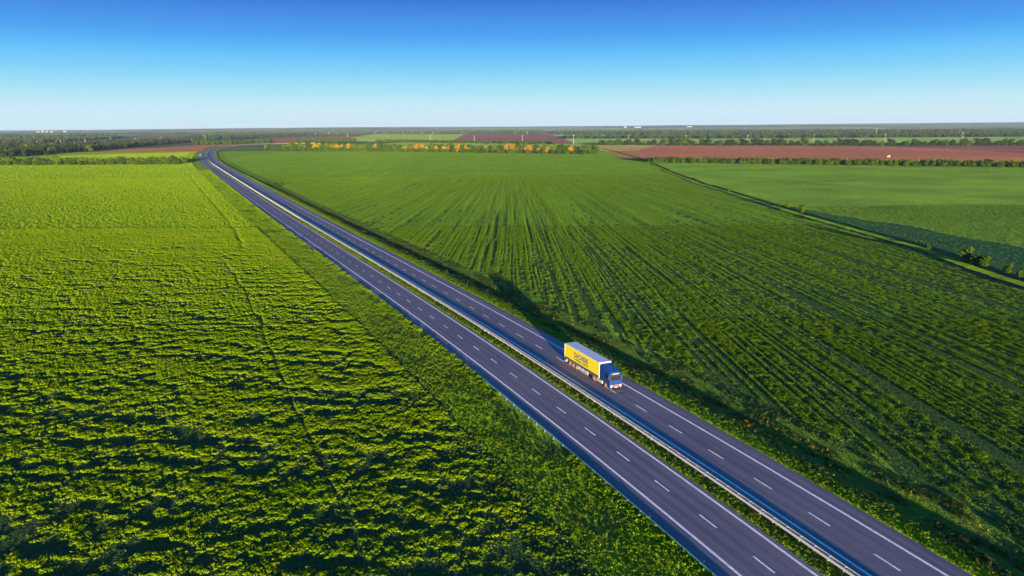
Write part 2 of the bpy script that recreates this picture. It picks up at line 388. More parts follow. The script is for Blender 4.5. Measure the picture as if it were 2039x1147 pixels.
# crop surfaces ----------------------------------------------------
def tram(x, y):
    """worn tracks through the left crop, 1 on the track"""
    r = 0
    for line, w in ((LT1, 0.42), (LT2, 0.9)):
        xr = np.interp(y, line[:, 1], line[:, 0]); k = sstep(line[0, 1] - 10, line[0, 1] + 4, y) * (1 - sstep(line[-1, 1] - 15, line[-1, 1] + 10, y))
        r = np.maximum(r, k * np.exp(-((x - xr - 1.2 * (vn(y / 9, y * 0, 3) - .5)) / w) ** 2) * sstep(.15, .4, vn(y / 5, x * 0, 12) + (.3 if w < 1 else 0)))
    return r
_l1 = sorted([at(u, v) for u, v in ((760, 1200), (735, 1130), (690, 1030), (640, 920), (600, 840), (560, 750), (520, 650), (480, 570), (440, 515))], key=lambda p: p.y)
LT1 = np.array([(p.x, p.y) for p in _l1])
_l2 = sorted([at(u, v) for u, v in ((484, 496), (470, 462), (440, 425), (412, 392), (388, 366), (378, 350))], key=lambda p: p.y)
LT2 = np.array([(p.x, p.y) for p in _l2])
def band(x, y):
    """0..1: how tall and dense the left crop stands"""
    wy = y + 10 * (fbm(x / 40, y / 40, 21, 2) - 0.5) + 0.10 * x
    a = fbm(x / 10, wy / 2.5, 31, 3); b = fbm(x / 1.5, y / 1.2, 41, 2)
    d = 0.48 * a + 0.52 * b
    lim = np.interp(y, [60, 110, 200, 420], [0.03, 0.05, 0.11, 0.25])
    return sstep(0.35, 0.67, d + lim) * (1 - 0.6 * tram(x, y))
def zleft(x, y):
    o = roff(x, y)
    c = band(x, y)
    h = 0.05 + np.interp(y, [60, 170, 340], [.05, .10, .16]) * c + 0.05 * vn(x / 0.8, y / 0.8, 55)
    inside = sstep(23, 27, -o)
    return zland(x, y) + np.where(-o > 22, h * inside, -0.25) - 0.6 * (1 - sstep(15, 22, -o))
def rowh(x, y):
    ph = (x + 0.5 * (fbm(x / 30, y / 60, 61, 2) - 0.5)) * np.exp(0.0009 * (y - 200))
    a = vn(ph / 0.6, y / 45, 70); b = vn(ph / 1.7, y / 110, 72); c = fbm(x / 0.9, y / 1.5, 73, 2); d = vn(ph / 6, y / 200, 74)
    tl = np.exp(-((np.mod(ph + 7, 21) - 10) / .5) ** 2)
    return np.clip(sstep(0.34, 0.66, 0.36 * a + 0.24 * b + 0.30 * c + 0.10 * d + np.interp(y, [60, 150, 400, 700], [-.05, 0.0, 0.05, .16])) + .2 * tl, 0, 1)
def zright(x, y):
    o = roff(x, y); t = tdist(x, y)
    h = 0.03 + 0.08 * rowh(x, y)
    h = np.where(t > -8, 0.08 + 0.1 * vn(x / 2, y / 1.5, 81), h)
    inside = sstep(22, 25, o)
    return zland(x, y) + h * inside - 0.7 * (1 - sstep(14, 22, o))

def dark_streaks(x, y):
    """where the darker green lies beside the farm ditch, 0..1 in streaks along it"""
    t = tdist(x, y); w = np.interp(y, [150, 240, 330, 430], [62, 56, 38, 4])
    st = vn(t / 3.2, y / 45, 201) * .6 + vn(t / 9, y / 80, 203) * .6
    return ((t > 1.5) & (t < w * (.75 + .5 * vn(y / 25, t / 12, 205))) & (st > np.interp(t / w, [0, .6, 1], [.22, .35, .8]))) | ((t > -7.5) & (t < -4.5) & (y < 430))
def grid_obj(name, blocks, zf, mats, region, matf=None):
    """terrain sheets in blocks of different fineness joined into one object"""
    VV, FF, MI, base = [], [], [], 0
    for (x0, x1, y0, y1, st) in blocks:
        nx = int((x1 - x0) / st) + 1; ny = int((y1 - y0) / st) + 1
        X, Y = np.meshgrid(np.linspace(x0, x1, nx), np.linspace(y0, y1, ny))
        Z = zf(X, Y)
        I = np.arange(nx * ny).reshape(ny, nx)
        q = np.stack([I[:-1, :-1], I[:-1, 1:], I[1:, 1:], I[1:, :-1]], -1).reshape(-1, 4)
        cx = (X[:-1, :-1] + X[1:, 1:]).ravel() / 2; cy = (Y[:-1, :-1] + Y[1:, 1:]).ravel() / 2
        keep = region(cx, cy); q = q[keep]; cx, cy = cx[keep], cy[keep]
        if len(q) == 0: continue
        used, inv = np.unique(q, return_inverse=True)
        V = np.stack([X.ravel(), Y.ravel(), Z.ravel()], 1)[used]
        VV.append(V); FF.append(inv.reshape(-1, 4) + base); base += len(V)
        if matf is not None: MI.append(matf(cx, cy))
    return link(name, mesh(name, np.concatenate(VV), np.concatenate(FF), mats, np.concatenate(MI) if matf is not None else None, smooth=True))

# ------------------------------------------------------------------ the setting: land
def base_ground():
    xs = np.unique(np.concatenate([np.linspace(-24000, -2000, 23), np.linspace(-2000, 2000, 41), np.linspace(2000, 24000, 23), [-951, -949, 1249, 1251]]))
    ys = np.unique(np.concatenate([np.linspace(-3000, 0, 6), np.linspace(0, 3000, 31), np.linspace(3000, 24000, 22), [1495, 1499]]))
    X, Y = np.meshgrid(xs, ys)
    Z = np.where((X > -950) & (X < 1250) & (Y < 1497), -1.5, FZ - 0.1)
    I = np.arange(X.size).reshape(X.shape)
    q = np.stack([I[:-1, :-1], I[:-1, 1:], I[1:, 1:], I[1:, :-1]], -1).reshape(-1, 4)
    o = link('ground', mesh('ground', np.stack([X.ravel(), Y.ravel(), Z.ravel()], 1), q, M['ground']))
    tag(o, 'flat farmland stretching away to the horizon', kind='structure')
base_ground()

Lb = [(-165, 60, 40, 170, 0.38), (-290, 40, 170, 340, 0.8), (-480, -20, 340, 620, 1.9), (-950, -60, 620, 1500, 10.0), (-950, -480, 340, 620, 14), (-950, -290, 20, 340, 20), (-290, -165, 20, 170, 5), (-165, 75, 20, 40, 3)]
tag(grid_obj('crop_field', Lb, zleft, [M['soil_left'], M['crop_left']], lambda x, y: roff(x, y) < -13.5,
             lambda x, y: (band(x, y) > np.where(np.abs(x) > y * .70 + 36, -1, np.interp(y + 40 * (vn(x / 9, y / 30, 403) - .5), [50, 52, 160, 180, 340, 560, 640], [-1, 2, 1.2, .7, .42, .15, -1]))).astype(int)),
    'yellow green crop field with dark gaps on the near side of the highway', kind='structure')
Rb = [(10, 150, 40, 170, 0.38), (-80, 300, 170, 340, 0.75), (-140, 360, 340, 470, 1.0), (-180, 520, 470, 640, 1.6), (360, 520, 340, 470, 1.6), (-420, 520, 640, 1000, 8.0), (-620, 1250, 1000, 1500, 12.0), (520, 1250, 340, 1000, 14), (300, 1250, 20, 340, 16), (150, 300, 20, 170, 6), (25, 150, 20, 40, 3)]
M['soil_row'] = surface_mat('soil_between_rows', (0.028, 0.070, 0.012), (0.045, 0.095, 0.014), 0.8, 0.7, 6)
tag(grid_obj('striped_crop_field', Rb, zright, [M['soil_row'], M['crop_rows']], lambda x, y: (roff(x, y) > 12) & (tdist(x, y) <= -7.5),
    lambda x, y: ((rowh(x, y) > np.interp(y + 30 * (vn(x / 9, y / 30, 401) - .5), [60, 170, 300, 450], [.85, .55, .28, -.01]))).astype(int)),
    'green field with long sowing rows beyond the highway', kind='structure')
M['dark_strip'] = surface_mat('dark_green_strip', (0.022, 0.090, 0.024), (0.034, 0.12, 0.026), 0.25, 0.5, 6, stretch=(1, .15, 1))  # darker, bluer green for the streaks along the farm ditch
tag(grid_obj('smooth_crop_field', Rb, zright, [M['crop_plain'], M['dark_strip']], lambda x, y: (roff(x, y) > 12) & (tdist(x, y) > 1.5), lambda x, y: dark_streaks(x, y).astype(int)),
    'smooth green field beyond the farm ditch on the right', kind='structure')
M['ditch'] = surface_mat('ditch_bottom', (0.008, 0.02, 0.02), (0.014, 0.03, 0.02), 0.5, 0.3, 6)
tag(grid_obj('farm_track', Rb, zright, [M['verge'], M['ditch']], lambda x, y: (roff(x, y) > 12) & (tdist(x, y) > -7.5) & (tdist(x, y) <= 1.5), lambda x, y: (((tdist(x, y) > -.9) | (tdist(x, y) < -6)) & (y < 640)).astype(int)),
    'grassy track with a dark ditch between the two green fields', kind='structure')

_td = catmull([tuple(p) for p in TP if p[1] > 560], 12.0); _tn = np.gradient(_td, axis=0); _tn /= np.hypot(*_tn.T)[:, None]; _tn = np.stack([_tn[:, 1], -_tn[:, 0]], 1)
def far_strip(name, w0, w1, mat, dz, label):
    a_ = _td + _tn * w0; b_ = _td + _tn * w1; n = len(_td)
    V = np.concatenate([np.column_stack([a_, zland(a_[:, 0], a_[:, 1]) * 0 + FZ + dz]), np.column_stack([b_, np.full(n, FZ + dz)])])
    q = [(i, i + 1, n + i + 1, n + i) for i in range(n - 1)]
    tag(link(name, mesh(name, V, q, mat)), label, kind='structure')
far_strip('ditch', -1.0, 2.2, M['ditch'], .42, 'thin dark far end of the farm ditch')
far_strip('farm_track', -4.5, -1.0, M['verge'], .38, 'far end of the grassy farm track')
def poly_sheet(name, pts, mat, dz, label, sub=None, kind='structure', z=FZ):
    P = [at(u, v, z + dz) for u, v in pts]
    me = bpy.data.meshes.new(name); me.from_pydata([tuple(p) for p in P], [], [tuple(range(len(P)))]); me.materials.append(mat)
    o = link(name, me); tag(o, label, kind=kind); return o
POLYS = [
 ('pale_field', [(420, 266.2), (600, 264.4), (760, 264.2), (600, 265.6)], 'pale', .10, 'thin pale field sliver in the woods behind the bend'),
 ('pale_field', [(1180, 259.9), (1320, 259.0), (1460, 259.2), (1300, 260.4)], 'pale', .10, 'thin pale field sliver right of centre near the horizon'),
 ('ploughed_field', [(-60, 268.6), (60, 267.4), (200, 266.6), (120, 267.8)], 'soil_purple', .12, 'thin purple field sliver at the left horizon'),
 ('ploughed_field', [(240, 265.2), (420, 263.4), (520, 263.2), (380, 264.6)], 'soil_purple', .12, 'thin purple field sliver left of the bend near the horizon'),
 ('pale_field', [(1700, 256.8), (1840, 255.6), (2080, 255.2), (1900, 257)], 'pale', .10, 'thin pale field sliver at the far right'),
 ('pale_field', [(1100, 271), (1095, 268.2), (1400, 268.2), (1760, 268.6), (1760, 271), (1400, 272)], 'pale', .10, 'thin pale green field strip between the far woods'),
 ('pale_field', [(1128, 284), (1118, 276), (1400, 276), (1700, 274.3), (2100, 272), (2100, 284), (1700, 285), (1400, 287), (1150, 287)], 'pale', .12, 'long pale green field behind the ragged dark tree belt'),
 ('far_green_field', [(620, 291), (880, 281), (1130, 285.5), (1165, 288), (1190, 297), (1183, 304), (900, 296), (640, 295)], 'pale', .14, 'green strip right behind the belt of orange and green trees'),
 ('yellow_green_field', [(690, 281), (700, 272), (745, 267.5), (925, 267.2), (900, 281), (860, 284)], 'yellowish', .16, 'yellow green field behind the middle hedge'),
 ('ploughed_field', [(880, 283), (905, 278), (924, 267.6), (1096, 267.6), (1112, 272), (1146, 286.4), (1104, 286.4)], 'soil_purple', .18, 'dark purple brown ploughed field behind the tall pole'),
 ('ploughed_field', [(470, 288), (480, 281), (530, 276.5), (640, 273), (700, 270.6), (726, 270.6), (690, 276.5), (600, 283), (540, 288)], 'soil_red', .20, 'thin reddish ploughed field left of the yellow green field'),
 ('stubble_field', [(1166, 288), (1300, 289), (1320, 290), (1275, 300), (1205, 302), (1188, 296)], 'stubble', .22, 'small tan stubble field at the end of the farm ditch'),
 ('ploughed_field', [(1207, 302), (1240, 300), (1272, 300), (1288, 294), (1310, 289.6), (1600, 290), (1780, 291.5), (2120, 287), (2120, 323), (1700, 319), (1290, 319), (1250, 317)], 'soil', .24, 'broad red brown ploughed field between two tree belts'),
 ('ploughed_field', [(1760, 291.4), (1860, 289), (2120, 286.5), (2120, 306), (1990, 303), (1880, 296)], 'soil_purple', .30, 'darker purple part of the broad ploughed field'),
 ('ploughed_field', [(90, 311), (180, 303), (240, 297.5), (330, 293), (400, 288.8), (470, 287.2), (500, 287.5), (430, 291.5), (405, 296.5), (398, 302), (300, 304.5), (240, 306.5), (160, 309)], 'soil', .22, 'brown ploughed field left of the road bend'),
 ('bright_field', [(120, 310.5), (240, 306.5), (300, 304.5), (398, 301.5), (402, 299), (392, 316), (352, 319), (300, 318), (100, 318)], 'bright', .26, 'bright yellow green wedge behind the left tree belt'),
 ('ploughed_field', [(-80, 295), (0, 288), (120, 283.5), (260, 277), (330, 275), (372, 275), (368, 280), (260, 286), (120, 291)], 'soil_purple', .16, 'purple brown field with a row of poles on the far left'),
 ('ploughed_field', [(-80, 281), (-80, 276), (60, 275), (110, 275.5), (60, 280)], 'soil_purple', .14, 'narrow purple field at the left edge'),
 ('ploughed_field', [(230, 270.5), (250, 269), (372, 268), (375, 270)], 'soil_purple', .16, 'very thin purple field below the left woods'),
 ('pale_field', [(210, 268.6), (235, 268.2), (300, 269), (300, 270.4)], 'pale', .12, 'thin pale field sliver on the far left'),
 ('pale_field', [(1570, 262.6), (1590, 261.6), (1740, 262.6), (1740, 263.6)], 'pale', .10, 'thin pale field sliver among the right woods'),
 ('ploughed_field', [(1072, 267.4), (1075, 264.6), (1106, 264.2), (1104, 267.2)], 'soil_red', .14, 'small pinkish field wedge among the far woods'),
]
for a in POLYS: poly_sheet(a[0], a[1], M[a[2]], a[3], a[4])

# ------------------------------------------------------------------ the highway
def ribbon(name, s0, s1, offs, zs, mat, parent=None, step=4.0, uv=False, smooth=False):
    n = max(2, int((s1 - s0) / step) + 1); s = np.linspace(s0, s1, n)
    V = []
    for o, z in zip(offs, zs):
        x, y = rp(s, o); V.append(np.stack([x, y, np.full(n, z)], 1))
    k = len(offs); V = np.stack(V, 1).reshape(-1, 3)
    I = np.arange(n * k).reshape(n, k)
    q = np.stack([I[:-1, :-1], I[:-1, 1:], I[1:, 1:], I[1:, :-1]], -1).reshape(-1, 4)
    me = mesh(name, V, q, mat, smooth=smooth)
    if uv:
        ul = me.uv_layers.new(name='UVMap')
        UV = np.stack([np.tile(np.array(offs, float), n), np.repeat(s, k)], 1)
        li = np.zeros(len(me.loops), dtype=np.int32); me.loops.foreach_get('vertex_index', li)
        ul.data.foreach_set('uv', UV[li].astype(np.float32).ravel())
    return link(name, me, parent)

S0, S1 = -55.0, SMAX - 2
offsL = [-14.25, -14.2, -11.87, -8.42, -4.91, -4.25, -4.2]; offsR = [-0.85, -0.8, 0, 3.46, 7.04, 9.4, 9.45]
zr = [2.6, ROADZ, ROADZ, ROADZ, ROADZ, ROADZ, 2.6]
roadL = tag(ribbon('road', S0, S1, offsL, zr, M['asphalt'], uv=True), 'near carriageway of the highway, empty asphalt with white lines', kind='structure')
roadR = tag(ribbon('road', S0, S1, offsR, zr, M['asphalt'], uv=True), 'far carriageway of the highway, the one the truck drives on', kind='structure')
for par, o in ((roadL, -11.87), (roadL, -4.91), (roadR, 0.0), (roadR, 7.04)):
    ribbon('edge_line', S0, S1, [o - .17, o + .17], [ROADZ + .006] * 2, M['paint'], par, step=3)
def dash_mesh():
    return mesh('lane_dash', [(-.11, 0, 0), (.11, 0, 0), (.11, 3.28, 0), (-.11, 3.28, 0)], [(0, 1, 2, 3)], M['paint'])
dm = dash_mesh()
for par, o, ph in ((roadL, -8.42, 75.12), (roadR, 3.46, 70.70)):
    far = []
    for n in range(-9, 215):
        s = ph + 9.351 * n
        if s > S1 - 5: break
        x, y = rp(s, o); dx, dy = rdir(s); a = math.atan2(dy, dx) - math.pi / 2
        if -2 <= n < 42:
            d = link('lane_dash', dm, par); d.location = (float(x), float(y), ROADZ + .006); d.rotation_euler = (0, 0, a)
        else:
            ca, sa = math.cos(a), math.sin(a)
            far.append([(float(x) + ca * px - sa * py, float(y) + sa * px + ca * py, ROADZ + .006) for px, py in ((-.11, 0), (.11, 0), (.11, 3.28), (-.11, 3.28))])
    V = np.array(far).reshape(-1, 3)
    tag(link('lane_dashes', mesh('lane_dashes', V, np.arange(len(V)).reshape(-1, 4), M['paint']), par), kind='stuff')
ribm = ribbon('median', S0, S1, [-4.25, -3.9, -3.2, -2.4, -1.5, -0.85], [2.985, 3.02, 3.04, 3.05, 3.03, 2.985], M['median'], step=3, smooth=True)
tag(ribm, 'grassy strip between the two carriageways under the guardrail', kind='structure')
def verge(name, olist, label, mat=None):
    s = np.arange(S0, S1, 1.6 if True else 3); n = len(s)
    V = []
    for o in olist:
        x, y = rp(s, o); z = zverge(o) + (0.10 * (vn(s / 1.7, s * 0 + o * 3, 91) - .3) if abs(o + 14.2) > .1 and abs(o - 9.4) > .1 else 0)
        V.append(np.stack([x, y, z * np.ones(n)], 1))
    k = len(olist); V = np.stack(V, 1).reshape(-1, 3); I = np.arange(n * k).reshape(n, k)
    q = np.stack([I[:-1, :-1], I[:-1, 1:], I[1:, 1:], I[1:, :-1]], -1).reshape(-1, 4)
    tag(link(name, mesh(name, V, q, mat or M['verge'], smooth=True)), label, kind='structure')
M['verge_near'] = surface_mat('near_verge_ground', (0.09, 0.18, 0.006), (0.17, 0.29, 0.005), 0.35, 1.8, 7, c3=(0.06, 0.07, 0.018), s3=0.14, f3=0.45)
verge('verge', list(np.arange(-26.5, -14.5, 1.0)) + [-14.2], 'grassy verge along the near carriageway', M['verge_near'])
M['bank'] = surface_mat('rough_bank', (0.055, 0.13, 0.010), (0.11, 0.20, 0.010), 0.5, 0.9, 7, c3=(0.06, 0.06, 0.02), s3=0.3, f3=0.5)
verge('verge', [9.4] + list(np.arange(10.0, 12.1, 0.5)), 'bright grass strip along the far carriageway')
verge('roadside_bank', list(np.arange(12.0, 24.1, 0.8)), 'dull bank and ditch between far carriageway and striped field', M['bank'])

# dark spills on the asphalt ahead of the truck
def stain(u, v, r, label):
    p = at(u, v, ROADZ + .004); n = 14
    pts = [(math.cos(2 * math.pi * i / n) * r * rnd.uniform(.7, 1.1), math.sin(2 * math.pi * i / n) * r * .55 * rnd.uniform(.7, 1.1), 0) for i in range(n)]
    me = bpy.data.meshes.new('oil_stain'); me.from_pydata(pts, [], [tuple(range(n))]); me.materials.append(M['stain'])
    o = link('oil_stain', me); o.location = p; tag(o, label, 'stain')
M['stain'] = new_mat('oil', (0.035, 0.03, 0.03), 0.5)[0]
stain(1239, 782, 0.55, 'larger dark stain on the asphalt just ahead of the truck')
stain(1218, 784, 0.35, 'smaller dark stain on the asphalt by the truck front corner')

# ------------------------------------------------------------------ guardrails
def beam_profile():   # W section, (across, height)
    return [(0.0, .46), (.055, .49), (.055, .55), (0.0, .59), (0.0, .63), (.055, .67), (.055, .73), (0.0, .76)]
def rail_beam(root, o, side, name='rail_beam', s0=S0, s1=None, dz=0.0, mat=None):
    s1 = s1 or S1
    pr = beam_profile()
    offs = [o + side * (a - .05) for a, h in pr]; zs = [ROADZ + dz + h for a, h in pr]
    back = [o + side * (-0.075), o + side * (-0.075)]
    ob = ribbon(name, s0, s1, offs + back + [offs[0]], zs + [zs[-1], zs[0], zs[0]], mat or M['steel'], root, step=3.0)
    return ob
g = empty('guardrail', (*map(float, rp(90, -2.1)), ROADZ))
tag(g, 'long pale steel double guardrail on posts in the grassy median', 'guardrail')
def keep_world(child, par):
    child.parent = par; child.matrix_parent_inverse = Matrix.Translation(par.location).inverted() if par.rotation_euler.z == 0 else par.matrix_world.inverted()
b1 = rail_beam(None, -2.42, -1); keep_world(b1, g)
b2 = rail_beam(None, -1.80, 1); keep_world(b2, g)
mb = MB(); mb.box(-.07, .07, -.05, .05, -.5, .62); mb.box(-.05, .05, -.035, .035, .62, .66); post_me = mb.me('post', M['steel'])
mb = MB(); mb.box(-.25, .25, -.06, .06, .56, .68); spacer_me = mb.me('spacer', M['steel'])
fv = []
for i in range(0, 560):
    s = 58 + 2.07 * i
    x, y = map(float, rp(s, -2.11)); dx, dy = rdir(s); a = math.atan2(dy, dx) - math.pi / 2
    if i < 110:
        for nm, me in (('post', post_me), ('spacer', spacer_me)):
            p = link(nm, me, g); p.location = (x - g.location.x, y - g.location.y, 0); p.rotation_euler = (0, 0, a)
    else:
        fv.append((x, y))
mb = MB()
for x, y in fv: mb.box(x - .07 - g.location.x, x + .07 - g.location.x, y - .05 - g.location.y, y + .05 - g.location.y, -.3, .66)
o = mb.obj('far_posts', M['steel'], g); o['kind'] = 'stuff'
# low rail on the near roadside, mostly hidden in the grass
M['rail_shade_blue'] = new_mat('shade_tinted_steel', (0.10, 0.26, 0.34), 0.5, .2)[0]  # steel with the cyan of its shaded side put into the base colour
g2 = empty('roadside_rail', (*map(float, rp(90, -14.5)), ROADZ))
tag(g2, 'low roadside guardrail half hidden by grass at near pavement edge', 'guardrail')
b = rail_beam(None, -14.45, 1, s0=45, s1=142, dz=-.30, mat=M['rail_shade_blue']); keep_world(b, g2)
mb = MB(); mb.box(-.06, .06, -.05, .05, -.6, .40); pm2 = mb.me('roadside_post', M['rail_shade_blue'])
for i in range(32):
    s = 50 + 2.9 * i; x, y = map(float, rp(s, -14.56)); dx, dy = rdir(s)
    p = link('post', pm2, g2); p.location = (x - g2.location.x, y - g2.location.y, -.05); p.rotation_euler = (0, 0, math.atan2(dy, dx) - math.pi / 2)

# ------------------------------------------------------------------ trees
def leafballs(n, cent, rad, size, seed, squash=1.0):
    """n leaf-clump faces spread through several lobes -> V, F (quads)"""
    r = np.random.default_rng(seed)
    cent = np.asarray(cent, float); rad = np.asarray(rad, float)
    w = rad ** 2 / np.sum(rad ** 2); idx = r.choice(len(cent), n, p=w)
    d = r.normal(size=(n, 3)); d /= np.linalg.norm(d, axis=1)[:, None]
    rr = rad[idx] * (0.55 + 0.5 * r.random(n) ** 0.6)
    c = cent[idx] + d * rr[:, None] * np.array([1, 1, squash])
    nn = d + 0.7 * r.normal(size=(n, 3)); nn /= np.linalg.norm(nn, axis=1)[:, None]
    t = np.cross(nn, r.normal(size=(n, 3))); t /= np.linalg.norm(t, axis=1)[:, None]; bt = np.cross(nn, t)
    sz = size * (0.6 + 0.8 * r.random(n))[:, None]
    V = np.stack([c - t * sz - bt * sz * .5, c + t * sz * .2 - bt * sz * .9, c + t * sz + bt * sz * .4, c - t * sz * .3 + bt * sz * .9], 1).reshape(-1, 3)
    return V, np.arange(len(V)).reshape(-1, 4)
def crown_mesh(name, h, w, nleaf, mat, seed, low=0.12, size=0.5, nl=9):
    r = random.Random(seed); cs, rs = [], []
    for i in range(nl):
        z = h * (low + (0.86 - low) * (i + .5) / nl); k = math.sin(math.pi * min(1, (z / h) * .85 + .12))
        a = r.uniform(0, 6.28); d = w * .5 * r.uniform(.1, .65) * k
        cs.append((d * math.cos(a), d * math.sin(a), z)); rs.append(w * .5 * r.uniform(.42, .62) * (.55 + .45 * k))
    V, Fq = leafballs(nleaf, cs, rs, size, seed, 0.85)
    return mesh(name, V, Fq, mat)
def trunk_mesh(name, h, w, seed, r0=.2):
    r = random.Random(seed + 99); m = MB()
    m.tube((0, 0, -.6), (0.1, 0, h * .35), r0, r0 * .8, 6); m.tube((0.1, 0, h * .35), (0, .1, h * .8), r0 * .8, r0 * .25, 5)
    for i in range(4):
        a = r.uniform(0, 6.28); z = h * r.uniform(.25, .5)
        m.tube((0.05, 0, z), (math.cos(a) * w * .35, math.sin(a) * w * .35, z + h * .22), r0 * .45, r0 * .15, 5)
    return m.me(name, M['bark'])
def tree_set(key, mats, h, w, nleaf, n=3, low=.12, size=.5, r0=.2):
    out = []
    for i in range(n):
        for mk in mats:
            out.append((mk, crown_mesh('crown', h, w, nleaf, M[mk], hash(key) % 997 if False else sum(map(ord, key)) + 13 * i + len(out), low, size), trunk_mesh('trunk', h, w, i, r0)))
    return out
def plant_tree(x, y, z, cr, tr, s, sz, label, group, cat='tree', name='tree'):
    t = empty(name, (x, y, z), rnd.uniform(0, 6.28)); t.scale = (s, s, s * sz)
    tag(t, label, cat, group)
    link('crown', cr, t); link('trunk', tr, t)
    return t
def belt(p0, p1, n, rows, depth, sets, weights, h, group, labels, name, jitter=.35, cat='tree', hv=(.8, 1.15), wide=1.25, ends=None):
    a = at(*p0); b = at(*p1); d = (b - a); L = d.length; d.normalize(); nn = Vector((-d.y, d.x, 0))
    if nn.y < 0: nn = -nn
    for r_ in range(rows):
        for i in range(n):
            t = (i + .5 + rnd.uniform(-jitter, jitter) + .5 * (r_ % 2)) / n
            p = a + d * (L * t) + nn * (2 + depth * r_ / max(1, rows - 1) + rnd.uniform(-1, 1))
            wide_ = wide; key = rnd.choices(range(len(sets)), weights(t, r_))[0]
            mk, cr, tr = rnd.choice(sets[key])
            s = rnd.uniform(*hv) * (h(t) if callable(h) else h)
            o = float(zland(np.array([p.x]), np.array([p.y]))[0]) if p.y < 1500 else FZ
            tr_ = plant_tree(p.x, p.y, o - .05, cr, tr, s, rnd.uniform(.9, 1.1), labels[key][0], labels[key][1], cat, name)
            if ends and r_ == 0 and i in (0, n - 1) and ends[0 if i == 0 else 1]: tr_['label'] = ends[0 if i == 0 else 1]
            tr_.scale.x *= wide; tr_.scale.y *= wide
# prototypes are 1 m tall units scaled up: built at 10 m and scaled
T_green = tree_set('g', ['tree_green'], 10, 11.5, 520, 3, .08, .62)
T_dark = tree_set('d', ['tree_dark'], 10, 12.5, 520, 4, .10, .65)
T_bright = tree_set('b', ['tree_bright'], 10, 11.5, 520, 4, .04, .55)
T_orange = tree_set('o', ['tree_orange'], 10, 7.5, 300, 4, .22, .5)
T_pale = tree_set('p', ['tree_pale'], 10, 8, 360, 2, .1, .6)

# a: the belt with orange trees
belt((527, 298), (1180, 307), 62, 2, 9, [T_green, T_orange, T_bright], lambda t, r_: (2.2, (4.4 if r_ == 0 else 1.6) if t < .93 else .5, 2.0), lambda t: 1.0 + .35 * (t > .05),
     'trees of the long orange and green belt',
     [('dark green tree in the long belt with orange trees', 'green trees of the orange belt'), ('orange autumn tree in the long belt across the field', 'orange trees in the middle belt'), ('bright green tree in the long belt with orange trees', 'bright green trees of the orange belt')], 'tree', hv=(.85, 1.12), ends=('leftmost tree of the long orange and green belt by the bend', 'rightmost tree closing the long orange and green belt'))
# b: belt at the left edge of the near field
belt((-40, 329), (352, 327.5), 38, 2, 7, [T_bright, T_orange, T_green], lambda t, r_: (5, .25 if t > .55 else .02, 1.8), 1.0, 'x',
     [('yellow green tree in the belt along the top of left field', 'yellow green trees of the left belt'), ('orange tinted tree in the belt at the left field edge', 'orange tinted trees of the left belt'), ('darker green tree in the belt at the left field edge', 'dark trees of the left belt')], 'tree', hv=(.75, 1.05), ends=(None, 'rightmost tree of the left belt, nearest the road bend'))
# c: low dense belt on the right
belt((1292, 323.5), (2060, 333.5), 62, 1, 0, [T_bright, T_green], lambda t, r_: (3, 1.6), .82, 'x',
     [('bushy bright green tree in the even belt below the brown field', 'bright trees of the right hedge belt'), ('bushy dark green tree in the even belt below the brown field', 'dark trees of the right hedge belt')], 'tree', hv=(.8, 1.0), jitter=.3, ends=('leftmost bushy tree of the even belt, beside the farm ditch', None))
# d: ragged dark belt behind the brown field
belt((1176, 289), (2060, 291), 74, 1, 0, [T_dark, T_green, T_orange], lambda t, r_: (5, 1.2, .06), lambda t: 1.25 if t > .03 else .8, 'x',
     [('dark tree in the ragged belt behind the brown field', 'dark trees of the ragged belt'), ('green tree in the ragged belt behind the brown field', 'green trees of the ragged belt'), ('orange tree in the ragged belt behind the brown field', 'orange trees of the ragged belt')], 'tree', hv=(.75, 1.3), jitter=.45, ends=('leftmost small tree of the ragged belt above the tan field', None))

